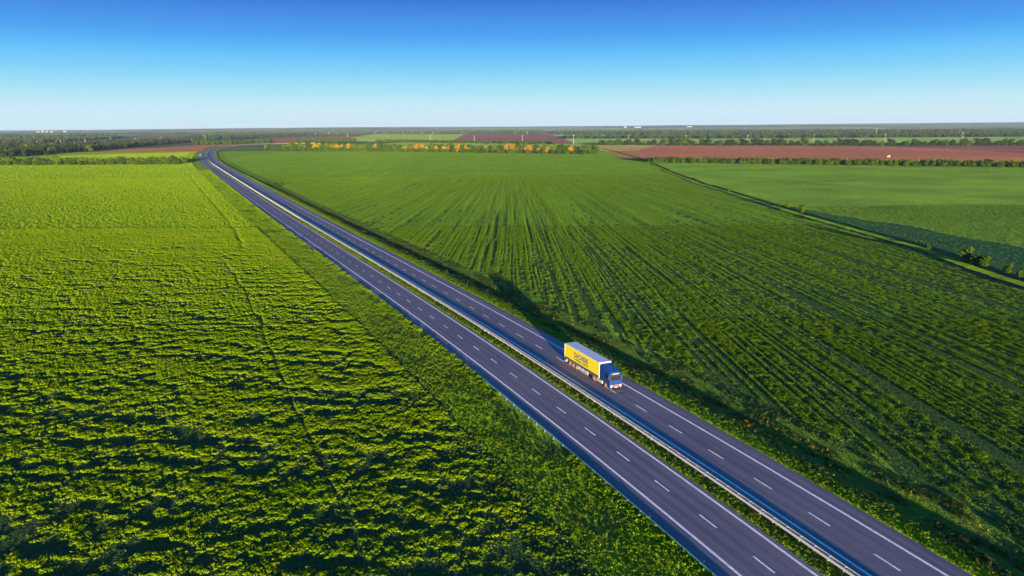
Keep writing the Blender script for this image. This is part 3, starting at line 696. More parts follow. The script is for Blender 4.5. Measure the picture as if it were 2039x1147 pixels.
# woods and hedges that read as one mass: GN instances on points
def proto_obj(name, me):
    return bpy.data.objects.new(name, me)          # never linked to the scene itself
def scatter(name, P, rot, scl, protos, label, kind='stuff', tilt=0.0):
    """instances of the prototype meshes on the given points (geometry nodes)"""
    P = np.asarray(P, np.float32); n = len(P)
    me = bpy.data.meshes.new(name); me.vertices.add(n); me.vertices.foreach_set('co', P.ravel())
    at_r = me.attributes.new('rz', 'FLOAT', 'POINT'); at_r.data.foreach_set('value', np.asarray(rot, np.float32))
    at_s = me.attributes.new('sc', 'FLOAT', 'POINT'); at_s.data.foreach_set('value', np.asarray(scl, np.float32))
    at_i = me.attributes.new('pi', 'INT', 'POINT'); at_i.data.foreach_set('value', rng.integers(0, len(protos), n).astype(np.int32))
    ng = bpy.data.node_groups.new(name + '_nodes', 'GeometryNodeTree')
    ng.interface.new_socket('Geometry', in_out='INPUT', socket_type='NodeSocketGeometry')
    ng.interface.new_socket('Geometry', in_out='OUTPUT', socket_type='NodeSocketGeometry')
    gi = ng.nodes.new('NodeGroupInput'); go = ng.nodes.new('NodeGroupOutput')
    m2p = ng.nodes.new('GeometryNodeMeshToPoints'); ng.links.new(gi.outputs[0], m2p.inputs[0])
    def attr(nm, t):
        a = ng.nodes.new('GeometryNodeInputNamedAttribute'); a.data_type = t; a.inputs[0].default_value = nm; return a.outputs[0]
    join = ng.nodes.new('GeometryNodeGeometryToInstance')
    for po in protos:
        oi = ng.nodes.new('GeometryNodeObjectInfo'); oi.inputs['Object'].default_value = po; oi.inputs['As Instance'].default_value = True
        ng.links.new(oi.outputs['Geometry'], join.inputs[0])
    iop = ng.nodes.new('GeometryNodeInstanceOnPoints')
    ng.links.new(m2p.outputs[0], iop.inputs['Points']); ng.links.new(join.outputs[0], iop.inputs['Instance'])
    jn = ng.nodes.new('GeometryNodeJoinGeometry')
    for po in protos: pass
    # one branch per prototype keeps the picking explicit
    ng.nodes.remove(join); ng.nodes.remove(iop)
    idx = attr('pi', 'INT'); comb = ng.nodes.new('ShaderNodeCombineXYZ'); ng.links.new(attr('rz', 'FLOAT'), comb.inputs[2]); sc = attr('sc', 'FLOAT')
    i = 0
    for node in [nd for nd in ng.nodes if nd.bl_idname == 'GeometryNodeObjectInfo']:
        iop = ng.nodes.new('GeometryNodeInstanceOnPoints')
        cmp_ = ng.nodes.new('FunctionNodeCompare'); cmp_.data_type = 'INT'; cmp_.operation = 'EQUAL'
        a_in = [s for s in cmp_.inputs if s.type == 'INT']
        ng.links.new(idx, a_in[0]); a_in[1].default_value = i
        ng.links.new(m2p.outputs[0], iop.inputs['Points']); ng.links.new(cmp_.outputs[0], iop.inputs['Selection'])
        ng.links.new(node.outputs['Geometry'], iop.inputs['Instance'])
        ng.links.new(comb.outputs[0], iop.inputs['Rotation']); ng.links.new(sc, iop.inputs['Scale'])
        ng.links.new(iop.outputs[0], jn.inputs[0]); i += 1
    ng.links.new(jn.outputs[0], go.inputs[0])
    o = link(name, me); md = o.modifiers.new('scatter', 'NODES'); md.node_group = ng
    tag(o, label, kind=kind); return o

def inpoly(x, y, P):
    r = np.zeros(len(x), bool); n = len(P)
    for i in range(n):
        x0, y0 = P[i]; x1, y1 = P[(i + 1) % n]
        c = ((y0 > y) != (y1 > y)) & (x < (x1 - x0) * (y - y0) / (y1 - y0 + 1e-9) + x0); r ^= c
    return r
FP = [proto_obj('far_tree_shape', crown_mesh('far_crown', 10, 12, 90, M['forest'], 300 + i, .05, 1.7, 6)) for i in range(4)]
HP = [proto_obj('hedge_shape', crown_mesh('hedge_crown', 5, 7, 90, M['tree_green'], 340 + i, .05, .9, 6)) for i in range(3)]
DP = [proto_obj('wood_tree_shape', crown_mesh('wood_crown', 10, 9, 220, M['tree_dark'], 360 + i, .05, .9, 8)) for i in range(3)]
PP = [proto_obj('pale_tree_shape', crown_mesh('pale_crown', 10, 9, 200, M['tree_pale'], 380 + i, .05, .9, 8)) for i in range(2)]
def wood(name, pts, n, protos, sc, label, z=FZ, maxd=None):
    P = [at(u, v, z) for u, v in pts]; P2 = [(p.x, p.y) for p in P]
    xs = [p[0] for p in P2]; ys = [p[1] for p in P2]
    X = np.empty(0); Y = np.empty(0)
    while len(X) < n:
        x = rng.uniform(min(xs), max(xs), n * 2); y = rng.uniform(min(ys), max(ys), n * 2); k = inpoly(x, y, P2)
        X = np.concatenate([X, x[k]]); Y = np.concatenate([Y, y[k]])
    X, Y = X[:n], Y[:n]
    scatter(name, np.stack([X, Y, np.full(n, z - .1)], 1), rng.uniform(0, 6.28, n), rng.uniform(sc[0], sc[1], n), protos, label)
wood('woodland', [(-80, 316), (-80, 297), (0, 293), (110, 291), (200, 287), (300, 283.5), (360, 281), (385, 283.5), (300, 290.5), (200, 300), (110, 307), (40, 314)], 900, DP + DP + PP[:1] * 0 + [FP[0]], (.8, 1.4), 'dark woodland belt left of the brown field and the bend')
BP = [proto_obj('bush_shape', crown_mesh('bush_crown', 4, 6, 150, M['tree_green'], 350 + i, .02, .55, 6)) for i in range(3)]
wood('undergrowth', [(527, 299), (527, 297.2), (1182, 306.2), (1182, 307.8)], 420, BP, (1.1, 1.7), 'low green bushes along the foot of the orange belt')
wood('undergrowth', [(-40, 330), (-40, 327.5), (354, 326), (356, 328.3)], 260, BP, (.9, 1.4), 'low green bushes along the foot of the left belt')
wood('undergrowth', [(1290, 324), (1292, 322.4), (2060, 332), (2060, 334.2)], 420, BP, (1.0, 1.5), 'low green bushes along the foot of the even right belt')
wood('woodland', [(375, 282), (372, 277.5), (440, 273), (560, 268.5), (640, 267), (620, 270), (520, 275.5), (440, 281)], 500, DP, (.9, 1.5), 'dark wood band leading away behind the bend')
wood('pale_thicket', [(-60, 302), (0, 297), (60, 295), (160, 291), (200, 289), (120, 296), (40, 302)], 26, PP, (.9, 1.3), 'pale yellow trees scattered in the left woodland')
wood('hedge', [(385, 288.5), (390, 285), (540, 281.8), (541, 285.2), (470, 287)], 260, HP, (1.3, 1.7), 'low even green hedge behind the road bend')
wood('hedge', [(590, 284.8), (594, 281.6), (708, 279.2), (710, 281.8)], 200, HP, (1.2, 1.6), 'low hedge left of the yellow green field')
wood('hedge', [(748, 282.5), (752, 280.6), (900, 283.2), (1102, 285.2), (1104, 287.6), (900, 285.6)], 380, HP, (1.0, 1.4), 'long low hedge in front of the purple ploughed field')
wood('hedge', [(1122, 276), (1126, 273.2), (1400, 271.8), (1800, 268.5), (2100, 266.5), (2100, 272), (1800, 274), (1500, 275.4), (1300, 276.2)], 2200, FP, (.7, 1.1), 'dark wood strip between the pale green fields')
wood('far_forest', [(1110, 268), (1100, 262), (1400, 261), (2100, 258.5), (2100, 265.5), (1800, 267), (1500, 268), (1300, 268.3)], 3600, FP, (.8, 1.5), 'broad far forest band on the right')
wood('far_forest', [(750, 266.8), (760, 260), (1080, 259.5), (1075, 266.6), (900, 266.8)], 1500, FP, (.9, 1.5), 'far forest band behind the purple ploughed field')
wood('far_forest', [(380, 273), (420, 263.5), (750, 260), (740, 266.5), (560, 267.8), (440, 271.5)], 2600, FP, (.9, 1.7), 'far forest spreading behind the road bend')
wood('far_forest', [(-100, 275), (-100, 269), (120, 268), (250, 266), (400, 264), (380, 267.5), (230, 269), (110, 274)], 1700, FP, (.8, 1.6), 'far forest band on the left')
wood('woodland', [(-80, 285.6), (-80, 283), (40, 282), (90, 279), (160, 276.5), (240, 273.5), (243, 275.5), (160, 280.5), (90, 283.6)], 600, FP, (.8, 1.3), 'dark line of far trees at the left edge')

wood('pale_thicket', [(1110, 268), (1100, 264), (2100, 262), (2100, 266), (1800, 267), (1300, 268)], 45, PP, (.9, 1.5), 'pale yellow trees scattered in the far right woods')
wood('pale_thicket', [(500, 272), (560, 267), (1080, 263), (1080, 266.5), (760, 267)], 45, PP, (.9, 1.5), 'pale yellow trees scattered in the far middle woods')
# hills on the horizon
def hillz(X, Y):
    return sstep(6500, 13000, Y) * (np.interp(X / Y, [-1, -.55, -.4, -.2, 0, .3, .5, .75, 1], [20, 22, 36, 44, 38, 46, 52, 66, 70])
        * (0.75 + 0.5 * fbm(X / 2600, Y / 1500, 111, 3)) + 6 * fbm(X / 500, Y / 400, 113, 3))
def hills():
    xs = np.linspace(-16000, 18000, 150); ys = np.linspace(6500, 19000, 60)
    X, Y = np.meshgrid(xs, ys)
    H = hillz(X, Y)
    Z = FZ - 0.5 + H
    I = np.arange(X.size).reshape(X.shape)
    q = np.stack([I[:-1, :-1], I[:-1, 1:], I[1:, 1:], I[1:, :-1]], -1).reshape(-1, 4)
    m, nt, b = new_mat('hill_patchwork', (0.06, 0.1, 0.04), 0.9, 0, 0.1)
    g_ = N(nt, 'ShaderNodeNewGeometry'); p = g_.outputs['Position']
    v = map_n(nt, p, (0.00045, 0.0016, 0.0)); vo = N(nt, 'ShaderNodeTexVoronoi'); nt.links.new(v, vo.inputs['Vector']); vo.inputs['Scale'].default_value = 1.0
    sx = N(nt, 'ShaderNodeSeparateColor'); nt.links.new(vo.outputs['Color'], sx.inputs[0])
    c = ramp_n(nt, sx.outputs[0], [(0.0, (0.05, 0.10, 0.04)), (0.30, (0.05, 0.11, 0.045)), (0.33, (0.24, 0.38, 0.12)), (0.52, (0.20, 0.32, 0.10)), (0.55, (0.36, 0.20, 0.16)), (0.78, (0.28, 0.16, 0.13)), (0.81, (0.05, 0.10, 0.04))], 'LINEAR')
    f = ramp_n(nt, noise_n(nt, map_n(nt, p, (0.001, 0.003, 0)), 1.5, 4), [(0.45, 0.0), (0.55, 1.0)])
    c = mix_n(nt, math_n(nt, 'MULTIPLY', f, .7), c, (0.05, 0.09, 0.035))
    nt.links.new(c, b.inputs['Base Color']); rough_normal(nt, b, p, 1.6, .5)
    tag(link('hills', mesh('hills', np.stack([X.ravel(), Y.ravel(), Z.ravel()], 1), q, m, smooth=True)), 'low blue wooded hills and fields along the horizon', kind='structure')
hills()

# the air between here and the horizon
mh = bpy.data.materials.new('air'); mh.use_nodes = True; hn = mh.node_tree; hn.nodes.clear()
pv = hn.nodes.new('ShaderNodeVolumePrincipled'); pv.inputs['Color'].default_value = (0.50, 0.74, 1.0, 1); pv.inputs['Density'].default_value = 3.0e-5; pv.inputs['Anisotropy'].default_value = 0.0
ho = hn.nodes.new('ShaderNodeOutputMaterial'); hn.links.new(pv.outputs[0], ho.inputs['Volume']); mh.cycles.homogeneous_volume = True
mb = MB(); mb.box(-26000, 26000, -4000, 26000, -2.6, 140); hz_ = mb.obj('haze', mh); tag(hz_, 'thin blue air over the whole plain', kind='stuff')

# ------------------------------------------------------------------ utility poles
M['concrete'] = new_mat('pole_concrete', (0.50, 0.47, 0.32), 0.8)[0]
def pole(u, v, h, label):
    p = at(u, v); g_ = empty('utility_pole', (p.x, p.y, FZ), rnd.uniform(-.2, .2)); tag(g_, label, 'pole', 'power line poles across the far fields')
    w = max(.25, p.y * .00017)
    m = MB(); m.tube((0, 0, -1), (0, 0, h), w, w * .6, 8); m.obj('pole', M['concrete'], g_)
    m = MB(); m.box(-h * .13, h * .13, -w * .35, w * .35, h * .86, h * .86 + w * .7); m.obj('crossarm', M['concrete'], g_)
    m = MB()
    for x in (-.12, 0, .12): m.tube((h * x, 0, h * .86 + w * .6), (h * x, 0, h * .86 + w * 1.8), w * .3, w * .2, 6)
    m.obj('insulator', M['concrete'], g_)
places = [(74, 288.5, 12, 'faint pole, first from the left on the purple field'), (121, 287, 14, 'pole left of three over the left purple field'), (170, 286, 15, 'pole in the middle of the left purple field'),
          (221, 285.5, 15, 'pole above the left part of the brown field'), (270, 285, 16, 'pole at the right end of the left purple field'), (321, 281, 18, 'pole just left of the dark woodland rise'),
          (409, 280, 19, 'yellowish pole standing over the hedge behind the bend'), (692, 273.5, 18, 'pole at the right tip of the thin red field'), (771, 280, 16, 'pole at the left end of the long low hedge'),
          (857, 279.5, 18, 'pole in the yellow green field'), (944.6, 281, 18, 'pole at the left part of the purple ploughed field'), (1040, 281.5, 19, 'pole in the middle of the purple ploughed field'),
          (1142, 286.5, 25, 'tallest pole, at the corner of the purple ploughed field'), (1251, 283, 20, 'pole behind the left end of the ragged dark belt'), (1365, 283, 20, 'pole above the tan field and the ragged belt'),
          (1488.5, 283.5, 20, 'pole just left of the orange tree in the ragged belt'), (1620, 282, 20, 'pole over the middle of the ragged belt'), (1762, 281, 20, 'pole right of middle behind the ragged belt'), (1916, 278, 22, 'rightmost pole in the pale green field'),
          (1745, 269, 30, 'tall yellowish mast in the far woods on the right')]
for pl in places: pole(*pl)

# ------------------------------------------------------------------ far buildings
M['white_wall'] = new_mat('white_render', (0.20, 0.20, 0.21), 0.8)[0]; M['pink_wall'] = new_mat('pink_render', (0.34, 0.17, 0.15), 0.8)[0]
M['roof_far'] = new_mat('far_roof', (0.30, 0.14, 0.10), 0.8)[0]
M['pane_far'] = new_mat('far_pane', (0.05, 0.06, 0.08), 0.3)[0]
def building(u, yy, w, h, d, wall, label, name='building'):
    xx = (u - 1019.5) / F * yy * math.cos(PITCH)
    z = FZ - .5 + float(hillz(np.array([xx]), np.array([float(yy)]))[0])
    g_ = empty(name, (xx, yy, z)); tag(g_, label, 'building')
    m = MB(); m.box(-w / 2, w / 2, 0, d, -3, h); m.obj('wall', M[wall], g_)
    m = MB(); m.add([(-w / 2 - 1, -1, h + .1), (w / 2 + 1, -1, h + .1), (w / 2 + 1, d + 1, h + .1), (-w / 2 - 1, d + 1, h + .1), (-w / 2, d / 2, h * 1.35), (w / 2, d / 2, h * 1.35)],
          [(0, 1, 5, 4), (2, 3, 4, 5), (0, 4, 3), (1, 2, 5), (3, 2, 1, 0)]); m.obj('roof', M['roof_far' if wall == 'pink_wall' else 'white_wall'], g_)
    wm_ = MB(); wm_.box(-.9, .9, -.12, .1, 0, 2.0); wme = wm_.me('window', M['pane_far'])
    for i in range(4):
        o = link('window', wme, g_); o.location = (w * (-.36 + .24 * i), 0, h * .5); o.scale = (w / 30, 1, h / 9)
for a_ in ((77, 9300, 34, 12, 20, 'white_wall', 'leftmost white building of the far town on the left horizon'),
           (86, 9320, 26, 24, 20, 'pink_wall', 'tallest pink building of the far town on the left horizon'),
           (94, 9300, 36, 12, 20, 'white_wall', 'white building right of the pink one on the left horizon'),
           (103, 9350, 36, 12, 20, 'pink_wall', 'low pink building at the right end of the far town'),
           (130, 9300, 40, 15, 20, 'white_wall', 'pale building standing alone right of the far town'),
           (1247, 9700, 36, 12, 20, 'white_wall', 'smaller white hall below the right horizon'),
           (1272, 9700, 90, 10, 30, 'white_wall', 'longer white hall below the right horizon'),
           (1375, 9900, 70, 8, 30, 'white_wall', 'faint pale hall right of the two white halls')): building(*a_)

# ------------------------------------------------------------------ field plants near the road
def clump(nleaf, rad, h, size, mat, seed, up=.5):
    r = np.random.default_rng(seed); n = nleaf
    a = r.uniform(0, 6.28, n); d = rad * np.sqrt(r.random(n)); c = np.stack([d * np.cos(a), d * np.sin(a), h * (0.25 + .75 * r.random(n)) * (1 - .4 * (d / rad) ** 2)], 1)
    nn = np.stack([np.cos(a), np.sin(a), np.full(n, up)], 1) + .6 * r.normal(size=(n, 3)); nn /= np.linalg.norm(nn, axis=1)[:, None]
    t = np.cross(nn, r.normal(size=(n, 3))); t /= np.linalg.norm(t, axis=1)[:, None]; bt = np.cross(nn, t)
    sz = size * (.6 + .8 * r.random(n))[:, None]
    V = np.stack([c - t * sz, c - bt * sz * .55 , c + t * sz, c + bt * sz * .55], 1).reshape(-1, 3)
    V[:, 2] = np.maximum(V[:, 2], .01)
    return proto_obj('plant_shape', mesh('plant_shape', V, np.arange(4 * n).reshape(-1, 4), mat))
CL = [clump(18, .32, .36, .14, M['leaf_left'], 400 + i, .3) for i in range(4)]
CR = [clump(16, .24, .30, .085, M['leaf_row'], 420 + i, .3) for i in range(3)]
CV = [clump(14, .30, .45, .12, M['leaf_verge'], 440 + i, .4) for i in range(3)]
CW = [clump(12, .28, .60, .10, M['leaf_weed'], 460 + i, .4) for i in range(2)]
CD = [clump(16, .35, .60, .12, M['leaf_dull'], 470 + i, .4) for i in range(2)]
def pts(n, x0, x1, y0, y1):
    return rng.uniform(x0, x1, n), rng.uniform(y0, y1, n)
def inview(x, y, m=42):
    return (np.abs(x) < y * .70 + m)
# left crop
X, Y = [], []
for n, x0, x1, y0, y1 in ((300000, -162, 50, 45, 170), (190000, -282, 10, 170, 340), (95000, -540, -60, 340, 700), (30000, -720, -150, 700, 1003)):
    x, y = pts(n, x0, x1, y0, y1); k = inview(x, y) & (roff(x, y) < -25) & (0.75 * fbm(x / 0.75, y / 0.62, 301, 2) + .25 * rng.random(n) > np.interp(y, [60, 170, 340], [.60, .56, .50]) - .30 * band(x, y)); X.append(x[k]); Y.append(y[k])
X, Y = np.concatenate(X), np.concatenate(Y); b_ = band(X, Y)
scatter('crop_plants', np.stack([X, Y, zleft(X, Y) - .12], 1), rng.uniform(0, 6.28, len(X)), (0.55 + .65 * b_ * rng.uniform(.6, 1.2, len(X))) * np.interp(Y, [60, 170, 340, 700, 1000], [.68, .80, .95, 1.15, 1.3]), CL, 'leafy yellow green crop plants growing in the near field')
# right row crop
X, Y = [], []
for n, x0, x1, y0, y1 in ((260000, 25, 140, 60, 170), (280000, -60, 250, 170, 340), (160000, -200, 480, 340, 700), (60000, -430, 400, 700, 1420)):
    x, y = pts(n, x0, x1, y0, y1); k = inview(x, y) & (roff(x, y) > 24.5) & (tdist(x, y) < -9) & (rng.random(n) < .17 + .83 * rowh(x, y)); X.append(x[k]); Y.append(y[k])
X, Y = np.concatenate(X), np.concatenate(Y)
scatter('row_crop_plants', np.stack([X, Y, zright(X, Y) - .04], 1), rng.uniform(0, 6.28, len(X)), (0.5 + .6 * rowh(X, Y)) * np.interp(Y, [60, 170, 340, 700, 1400], [0.58, 0.68, 0.85, 1.1, 1.4]), CR, 'green crop plants sown in rows beyond the highway')
X, Y = [], []
for n, x0, x1, y0, y1 in ((90000, 100, 330, 180, 420), (80000, 60, 800, 420, 1005)):
    x, y = pts(n, x0, x1, y0, y1); k = inview(x, y) & (tdist(x, y) > 2.5) & (~dark_streaks(x, y) | (rng.random(n) < .1)) & (y < np.interp(x, [150, 560], [1000, 840])); X.append(x[k]); Y.append(y[k])
X, Y = np.concatenate(X), np.concatenate(Y)
CP = [clump(16, .34, .24, .10, M['leaf_plain'], 430 + i, .3) for i in range(3)]
scatter('smooth_crop_plants', np.stack([X, Y, zright(X, Y) - .05], 1), rng.uniform(0, 6.28, len(X)), rng.uniform(.6, 1.1, len(X)) * np.interp(Y, [200, 400, 1000], [.8, 1.0, 1.4]), CP, 'even short green crop beyond the farm ditch')
# verges and median
def strip(n, o0, o1, s0, s1, keep=None):
    s = s0 + (s1 - s0) * rng.random(n) ** 1.35; o = rng.uniform(o0, o1, n)
    if keep is not None:
        k = keep(s, o); s, o = s[k], o[k]
    x, y = rp(s, o); return s, o, x, y
s, o, X, Y = strip(60000, -29, -14.35, 60, 900, lambda s, o: (fbm(s / 7, o / 4, 139, 3) < .62) & (rng.random(len(s)) < .1 + 1.1 * fbm(s / 2, o / 1.6, 131, 2) + .3 * (o > -16.0)))
edge = np.clip(1 - (-14.3 - o) / 2.5, 0, 1)
scatter('verge_grass', np.stack([X, Y, zverge(o) - .05], 1), rng.uniform(0, 6.28, len(X)), rng.uniform(.6, 1.2, len(X)) * (1 + .8 * edge) * np.interp(s, [60, 420, 900], [.6, .8, 1.0]), CV, 'rough bright grass along the near pavement edge')
s, o, X, Y = strip(26000, -29, -15.5, 60, 500, lambda s, o: (fbm(s / 7, o / 4, 139, 3) > .50 + .25 * sstep(150, 260, s)) & (rng.random(len(s)) < .2 + .8 * fbm(s / 2, o / 1.6, 135, 2)))
scatter('dull_weeds', np.stack([X, Y, zverge(o) - .05], 1), rng.uniform(0, 6.28, len(X)), rng.uniform(.3, .65, len(X)), CD, 'thin olive patches of weeds on the near verge')
s, o, X, Y = strip(26000, 9.7, 15.5, 55, 800, lambda s, o: rng.random(len(s)) < 1.0 - .35 * np.clip(o - 11.4, 0, 9) + .25 * (fbm(s / 4, o, 133, 2) > .6))
scatter('verge_grass', np.stack([X, Y, zverge(o) - .08], 1), rng.uniform(0, 6.28, len(X)), rng.uniform(.35, .75, len(X)), CV, 'bright grass along the outer edge of the far carriageway')
s, o, X, Y = strip(22000, 12.0, 24, 55, 420, lambda s, o: fbm(s / 4, o / 1.5, 141, 2) > .50)
scatter('ditch_weeds', np.stack([X, Y, zverge(o) - .05], 1), rng.uniform(0, 6.28, len(X)), rng.uniform(.35, .8, len(X)), CD, 'dull weeds filling the roadside ditch')
s, o, X, Y = strip(2600, 13.5, 20.5, 55, 600, lambda s, o: (fbm(s / 3.5, o / 1.5, 151, 2) > .66))
scatter('yellow_weeds', np.stack([X, Y, zverge(o) + .1], 1), rng.uniform(0, 6.28, len(X)), rng.uniform(.4, 1.0, len(X)), CW, 'yellow flowering weeds dotted along the ditch')
s, o, X, Y = strip(9000, -4.0, -1.1, 50, 400, lambda s, o: (rng.random(len(s)) < .25 + .9 * fbm(s / 2.5, o / 1.2, 161, 2)))
scatter('median_plants', np.stack([X, Y, np.full(len(X), 2.98)], 1), rng.uniform(0, 6.28, len(X)), rng.uniform(.4, .85, len(X)), CV + [CD[0]], 'low weeds and grass growing in the median')

# ------------------------------------------------------------------ single shrubs
SB = [(crown_mesh('foliage', 3, 3, 380, M['tree_bright'], 500, .02, .22), ), (crown_mesh('foliage', 3, 3, 380, M['tree_green'], 501, .02, .24), )]
SBT = trunk_mesh('stem', 3, 2.4, 5, .07)
def shrub(u, v, s, kind, label, group=None, z=None):
    p = at(u, v); zz = float(zland(np.array([p.x]), np.array([p.y]))[0]) if z is None else z
    p = at(u, v, zz)
    t = empty('shrub', (p.x, p.y, zz), rnd.uniform(0, 6.28)); t.scale = (s, s, s * rnd.uniform(.9, 1.1)); tag(t, label, 'shrub', group)
    link('foliage', SB[kind][0], t); link('stem', SBT, t)
for u, v, s, k, l in ((1451, 383, .8, 0, 'small low bush on the grassy track, nearest the tree belt'), (1552, 411, .9, 0, 'small bright bush left of the pair on the farm track'), (1568, 414, 1.3, 0, 'round bright bush in the middle of the farm track group'),
                      (1597, 425, 1.7, 0, 'tall bright bush standing upright beside the farm ditch'), (1847, 497, .8, 1, 'small grey green bush by the dark ditch'), (1926, 524, 1.8, 1, 'largest dark bush beside the ditch on the right'),
                      (1945, 530, 1.4, 1, 'dark bush between the largest bush and the next one'), (1962, 534, 1.5, 1, 'grey green bush just right of the largest dark bush'), (2008, 547, 1.15, 1, 'round dark bush standing alone near the right edge'), (2034, 553, 1.1, 1, 'bush cut by the right picture edge'),
                      (436, 303, 1.2, 1, 'dark bush on the inner verge of the bend')):
    shrub(u, v, s, k, l)

# ------------------------------------------------------------------ the truck
M['blue'] = new_mat('blue_paint', (0.007, 0.046, 0.20), 0.35, 0, .5)[0]
M['yellow'] = new_mat('yellow_tarpaulin', (0.98, 0.80, 0.0), 0.5)[0]
M['stripe'] = new_mat('blue_stripe', (0.008, 0.05, 0.25), 0.5)[0]
M['white'] = new_mat('white_paint', (0.78, 0.76, 0.74), 0.5)[0]
def roof_m():
    m, nt, b = new_mat('grey_tarpaulin', (0.6, 0.58, 0.57), 0.6)
    g_ = N(nt, 'ShaderNodeNewGeometry'); n = noise_n(nt, g_.outputs['Position'], .6, 4, .6)
    nt.links.new(mix_n(nt, n, (0.86, 0.86, 0.86), (0.78, 0.78, 0.79)), b.inputs['Base Color']); rough_normal(nt, b, g_.outputs['Position'], .015, 3); return m
M['roof'] = roof_m()
M['rubber'] = new_mat('dusty_tyre', (0.17, 0.11, 0.075), 0.85)[0]
M['rim'] = new_mat('dusty_rim', (0.60, 0.42, 0.28), 0.5, .2)[0]
M['glass'] = new_mat('windscreen', (0.02, 0.02, 0.025), 0.08, 0, .8)[0]
M['lamp'] = new_mat('headlight_glass', (0.85, 0.8, 0.7), 0.2)[0]
M['chassis'] = new_mat('chassis', (0.03, 0.03, 0.03), 0.7)[0]
M['tank'] = new_mat('tank_metal', (0.75, 0.66, 0.52), 0.4, .3)[0]
M['orange'] = new_mat('amber_trim', (0.40, 0.11, 0.02), 0.4)[0]
M['dkyellow'] = new_mat('visor_yellow', (0.55, 0.38, 0.02), 0.5)[0]
W2 = 1.3
x, y = map(float, rp(0, 0))
LEN = 16.9
root = empty('truck', (10.93, 136.66, ROADZ + .006), R(-67.3)); root.scale = (1.0, .91, .96)
tag(root, 'yellow and blue articulated lorry driving on the far carriageway', 'truck')
TL = 13.2; RB, RTp = 1.15, 4.0
def part(mbx, name, mat, par=root, bevel=0, smooth=False): return mbx.obj(name, mat, par, bevel, smooth)
m = MB(); m.box(0.05, TL - .05, -W2 + .03, W2 - .03, RB, RTp - .03); trailer = part(m, 'trailer_body', M['yellow'])
m = MB()
for sx in (0, TL - .09):
    for sy in (-W2, W2 - .08): m.box(sx, sx + .09, sy, sy + .08, RB, RTp)
part(m, 'corner_posts', M['white'], trailer)
m = MB(); m.prism([(0.0, RTp - .06), (0.0, RTp + .02), (.06, RTp + .05), (TL - .06, RTp + .05), (TL, RTp + .02), (TL, RTp - .06)], -W2 - .01, W2 + .01); roofo = part(m, 'trailer_roof', M['roof'])
for i in range(1, 8):
    m = MB(); xx = TL * i / 8; m.box(xx - .03, xx + .03, -W2 + .04, W2 - .04, RTp + .05, RTp + .055); part(m, 'roof_bow', M['roof'], roofo)
for sy, nm in ((-1, 'side_stripe'), (1, 'side_stripe')):
    m = MB(); a = sy * (W2 - .03); m.box(.12, TL - .12, min(a, a + sy * .025), max(a, a + sy * .025), RB + .03, RB + .36); part(m, nm, M['stripe'], trailer)
    m = MB(); m.box(0, TL, min(a, a + sy * .04), max(a, a + sy * .04), RB - .06, RB + .02); part(m, 'side_rail', M['dkyellow'], trailer)
    for i in range(1, 26):
        pass
m = MB(); m.box(TL - .06, TL, -W2 + .08, W2 - .08, RB, RTp - .06); part(m, 'front_wall', M['white'])
for sy in (-1, 1):
    m = MB(); m.box(-.02, .04, min(.02 * sy, sy * (W2 - .1)), max(.02 * sy, sy * (W2 - .1)), RB, RTp - .08); part(m, 'rear_door', M['yellow'])
m = MB(); m.box(.2, TL - .3, -.55, -.4, .75, RB - .06); m.box(.2, TL - .3, .4, .55, .75, RB - .06)
for i in range(12): m.box(.8 + i, .9 + i, -W2 + .08, W2 - .08, RB - .14, RB - .06)
part(m, 'trailer_chassis', M['chassis'])
m = MB(); m.box(-.02, .1, -W2 + .05, W2 - .05, .45, .6); m.box(.1, .3, -.5, -.4, .45, .8); m.box(.1, .3, .4, .5, .45, .8); part(m, 'rear_bumper', M['white'])
for sy in (-1, 1):
    m = MB(); a, b2_ = sorted((sy * (W2 - .45), sy * (W2 - .02)))
    m.prism([(.45, .35), (.55, .35), (1.0, 1.05), (.75, 1.09), (.45, .7)], a, b2_); part(m, 'mud_flap', M['tank'])
    m = MB(); a, b2_ = sorted((sy * (W2 - .08), sy * (W2 - .02))); m.box(5.35, 9.3, a, b2_, .48, .66); m.box(5.35, 9.3, a, b2_, .78, .95)
    for q in (5.7, 7.3, 8.9): m.box(q, q + .08, a, b2_, .5, 1.1)
    part(m, 'side_guard', M['white'])
    m = MB(); m.box(9.6, 9.75, sy * .9 - .07, sy * .9 + .07, .25, 1.0); m.box(9.5, 9.85, sy * .9 - .12, sy * .9 + .12, .2, .27); part(m, 'landing_leg', M['chassis'])
def wheel(x, sy, r=.52, w=.34):
    y0 = sy * (W2 - .03); y1 = sy * (W2 - .03 - w)
    m = MB(); n = 20; prof = [(y0 - sy * .04, r * .60), (y0, r * .70), (y0, r * .93), (y0 - sy * .03, r), (y1 + sy * .03, r), (y1, r * .9), (y1, r * .6)]
    vs, fs = [], []
    for k in range(n):
        t = 2 * math.pi * k / n
        for yy, rr in prof: vs.append((x + rr * math.cos(t), yy, r + rr * math.sin(t)))
    P_ = len(prof)
    for k in range(n):
        for j in range(P_ - 1):
            a, b, c, d = k * P_ + j, k * P_ + j + 1, ((k + 1) % n) * P_ + j + 1, ((k + 1) % n) * P_ + j
            fs.append((a, b, c, d))
    m.add(vs, fs); wh = empty('wheel'); wh.parent = root
    t_ = part(m, 'tyre', M['rubber'], wh, smooth=True)
    m = MB(); m.tube((x, y0 - sy * .10, r), (x, y0 - sy * .03, r), r * .62, r * .60, 20); m.tube((x, y0 - sy * .05, r), (x, y0 + sy * .03, r), r * .26, r * .2, 12)
    for k in range(8):
        t = 2 * math.pi * k / 8; m.tube((x + r * .42 * math.cos(t), y0 - sy * .04, r + r * .42 * math.sin(t)), (x + r * .42 * math.cos(t), y0, r + r * .42 * math.sin(t)), .03, .03, 6)
    part(m, 'rim', M['rim'], wh)
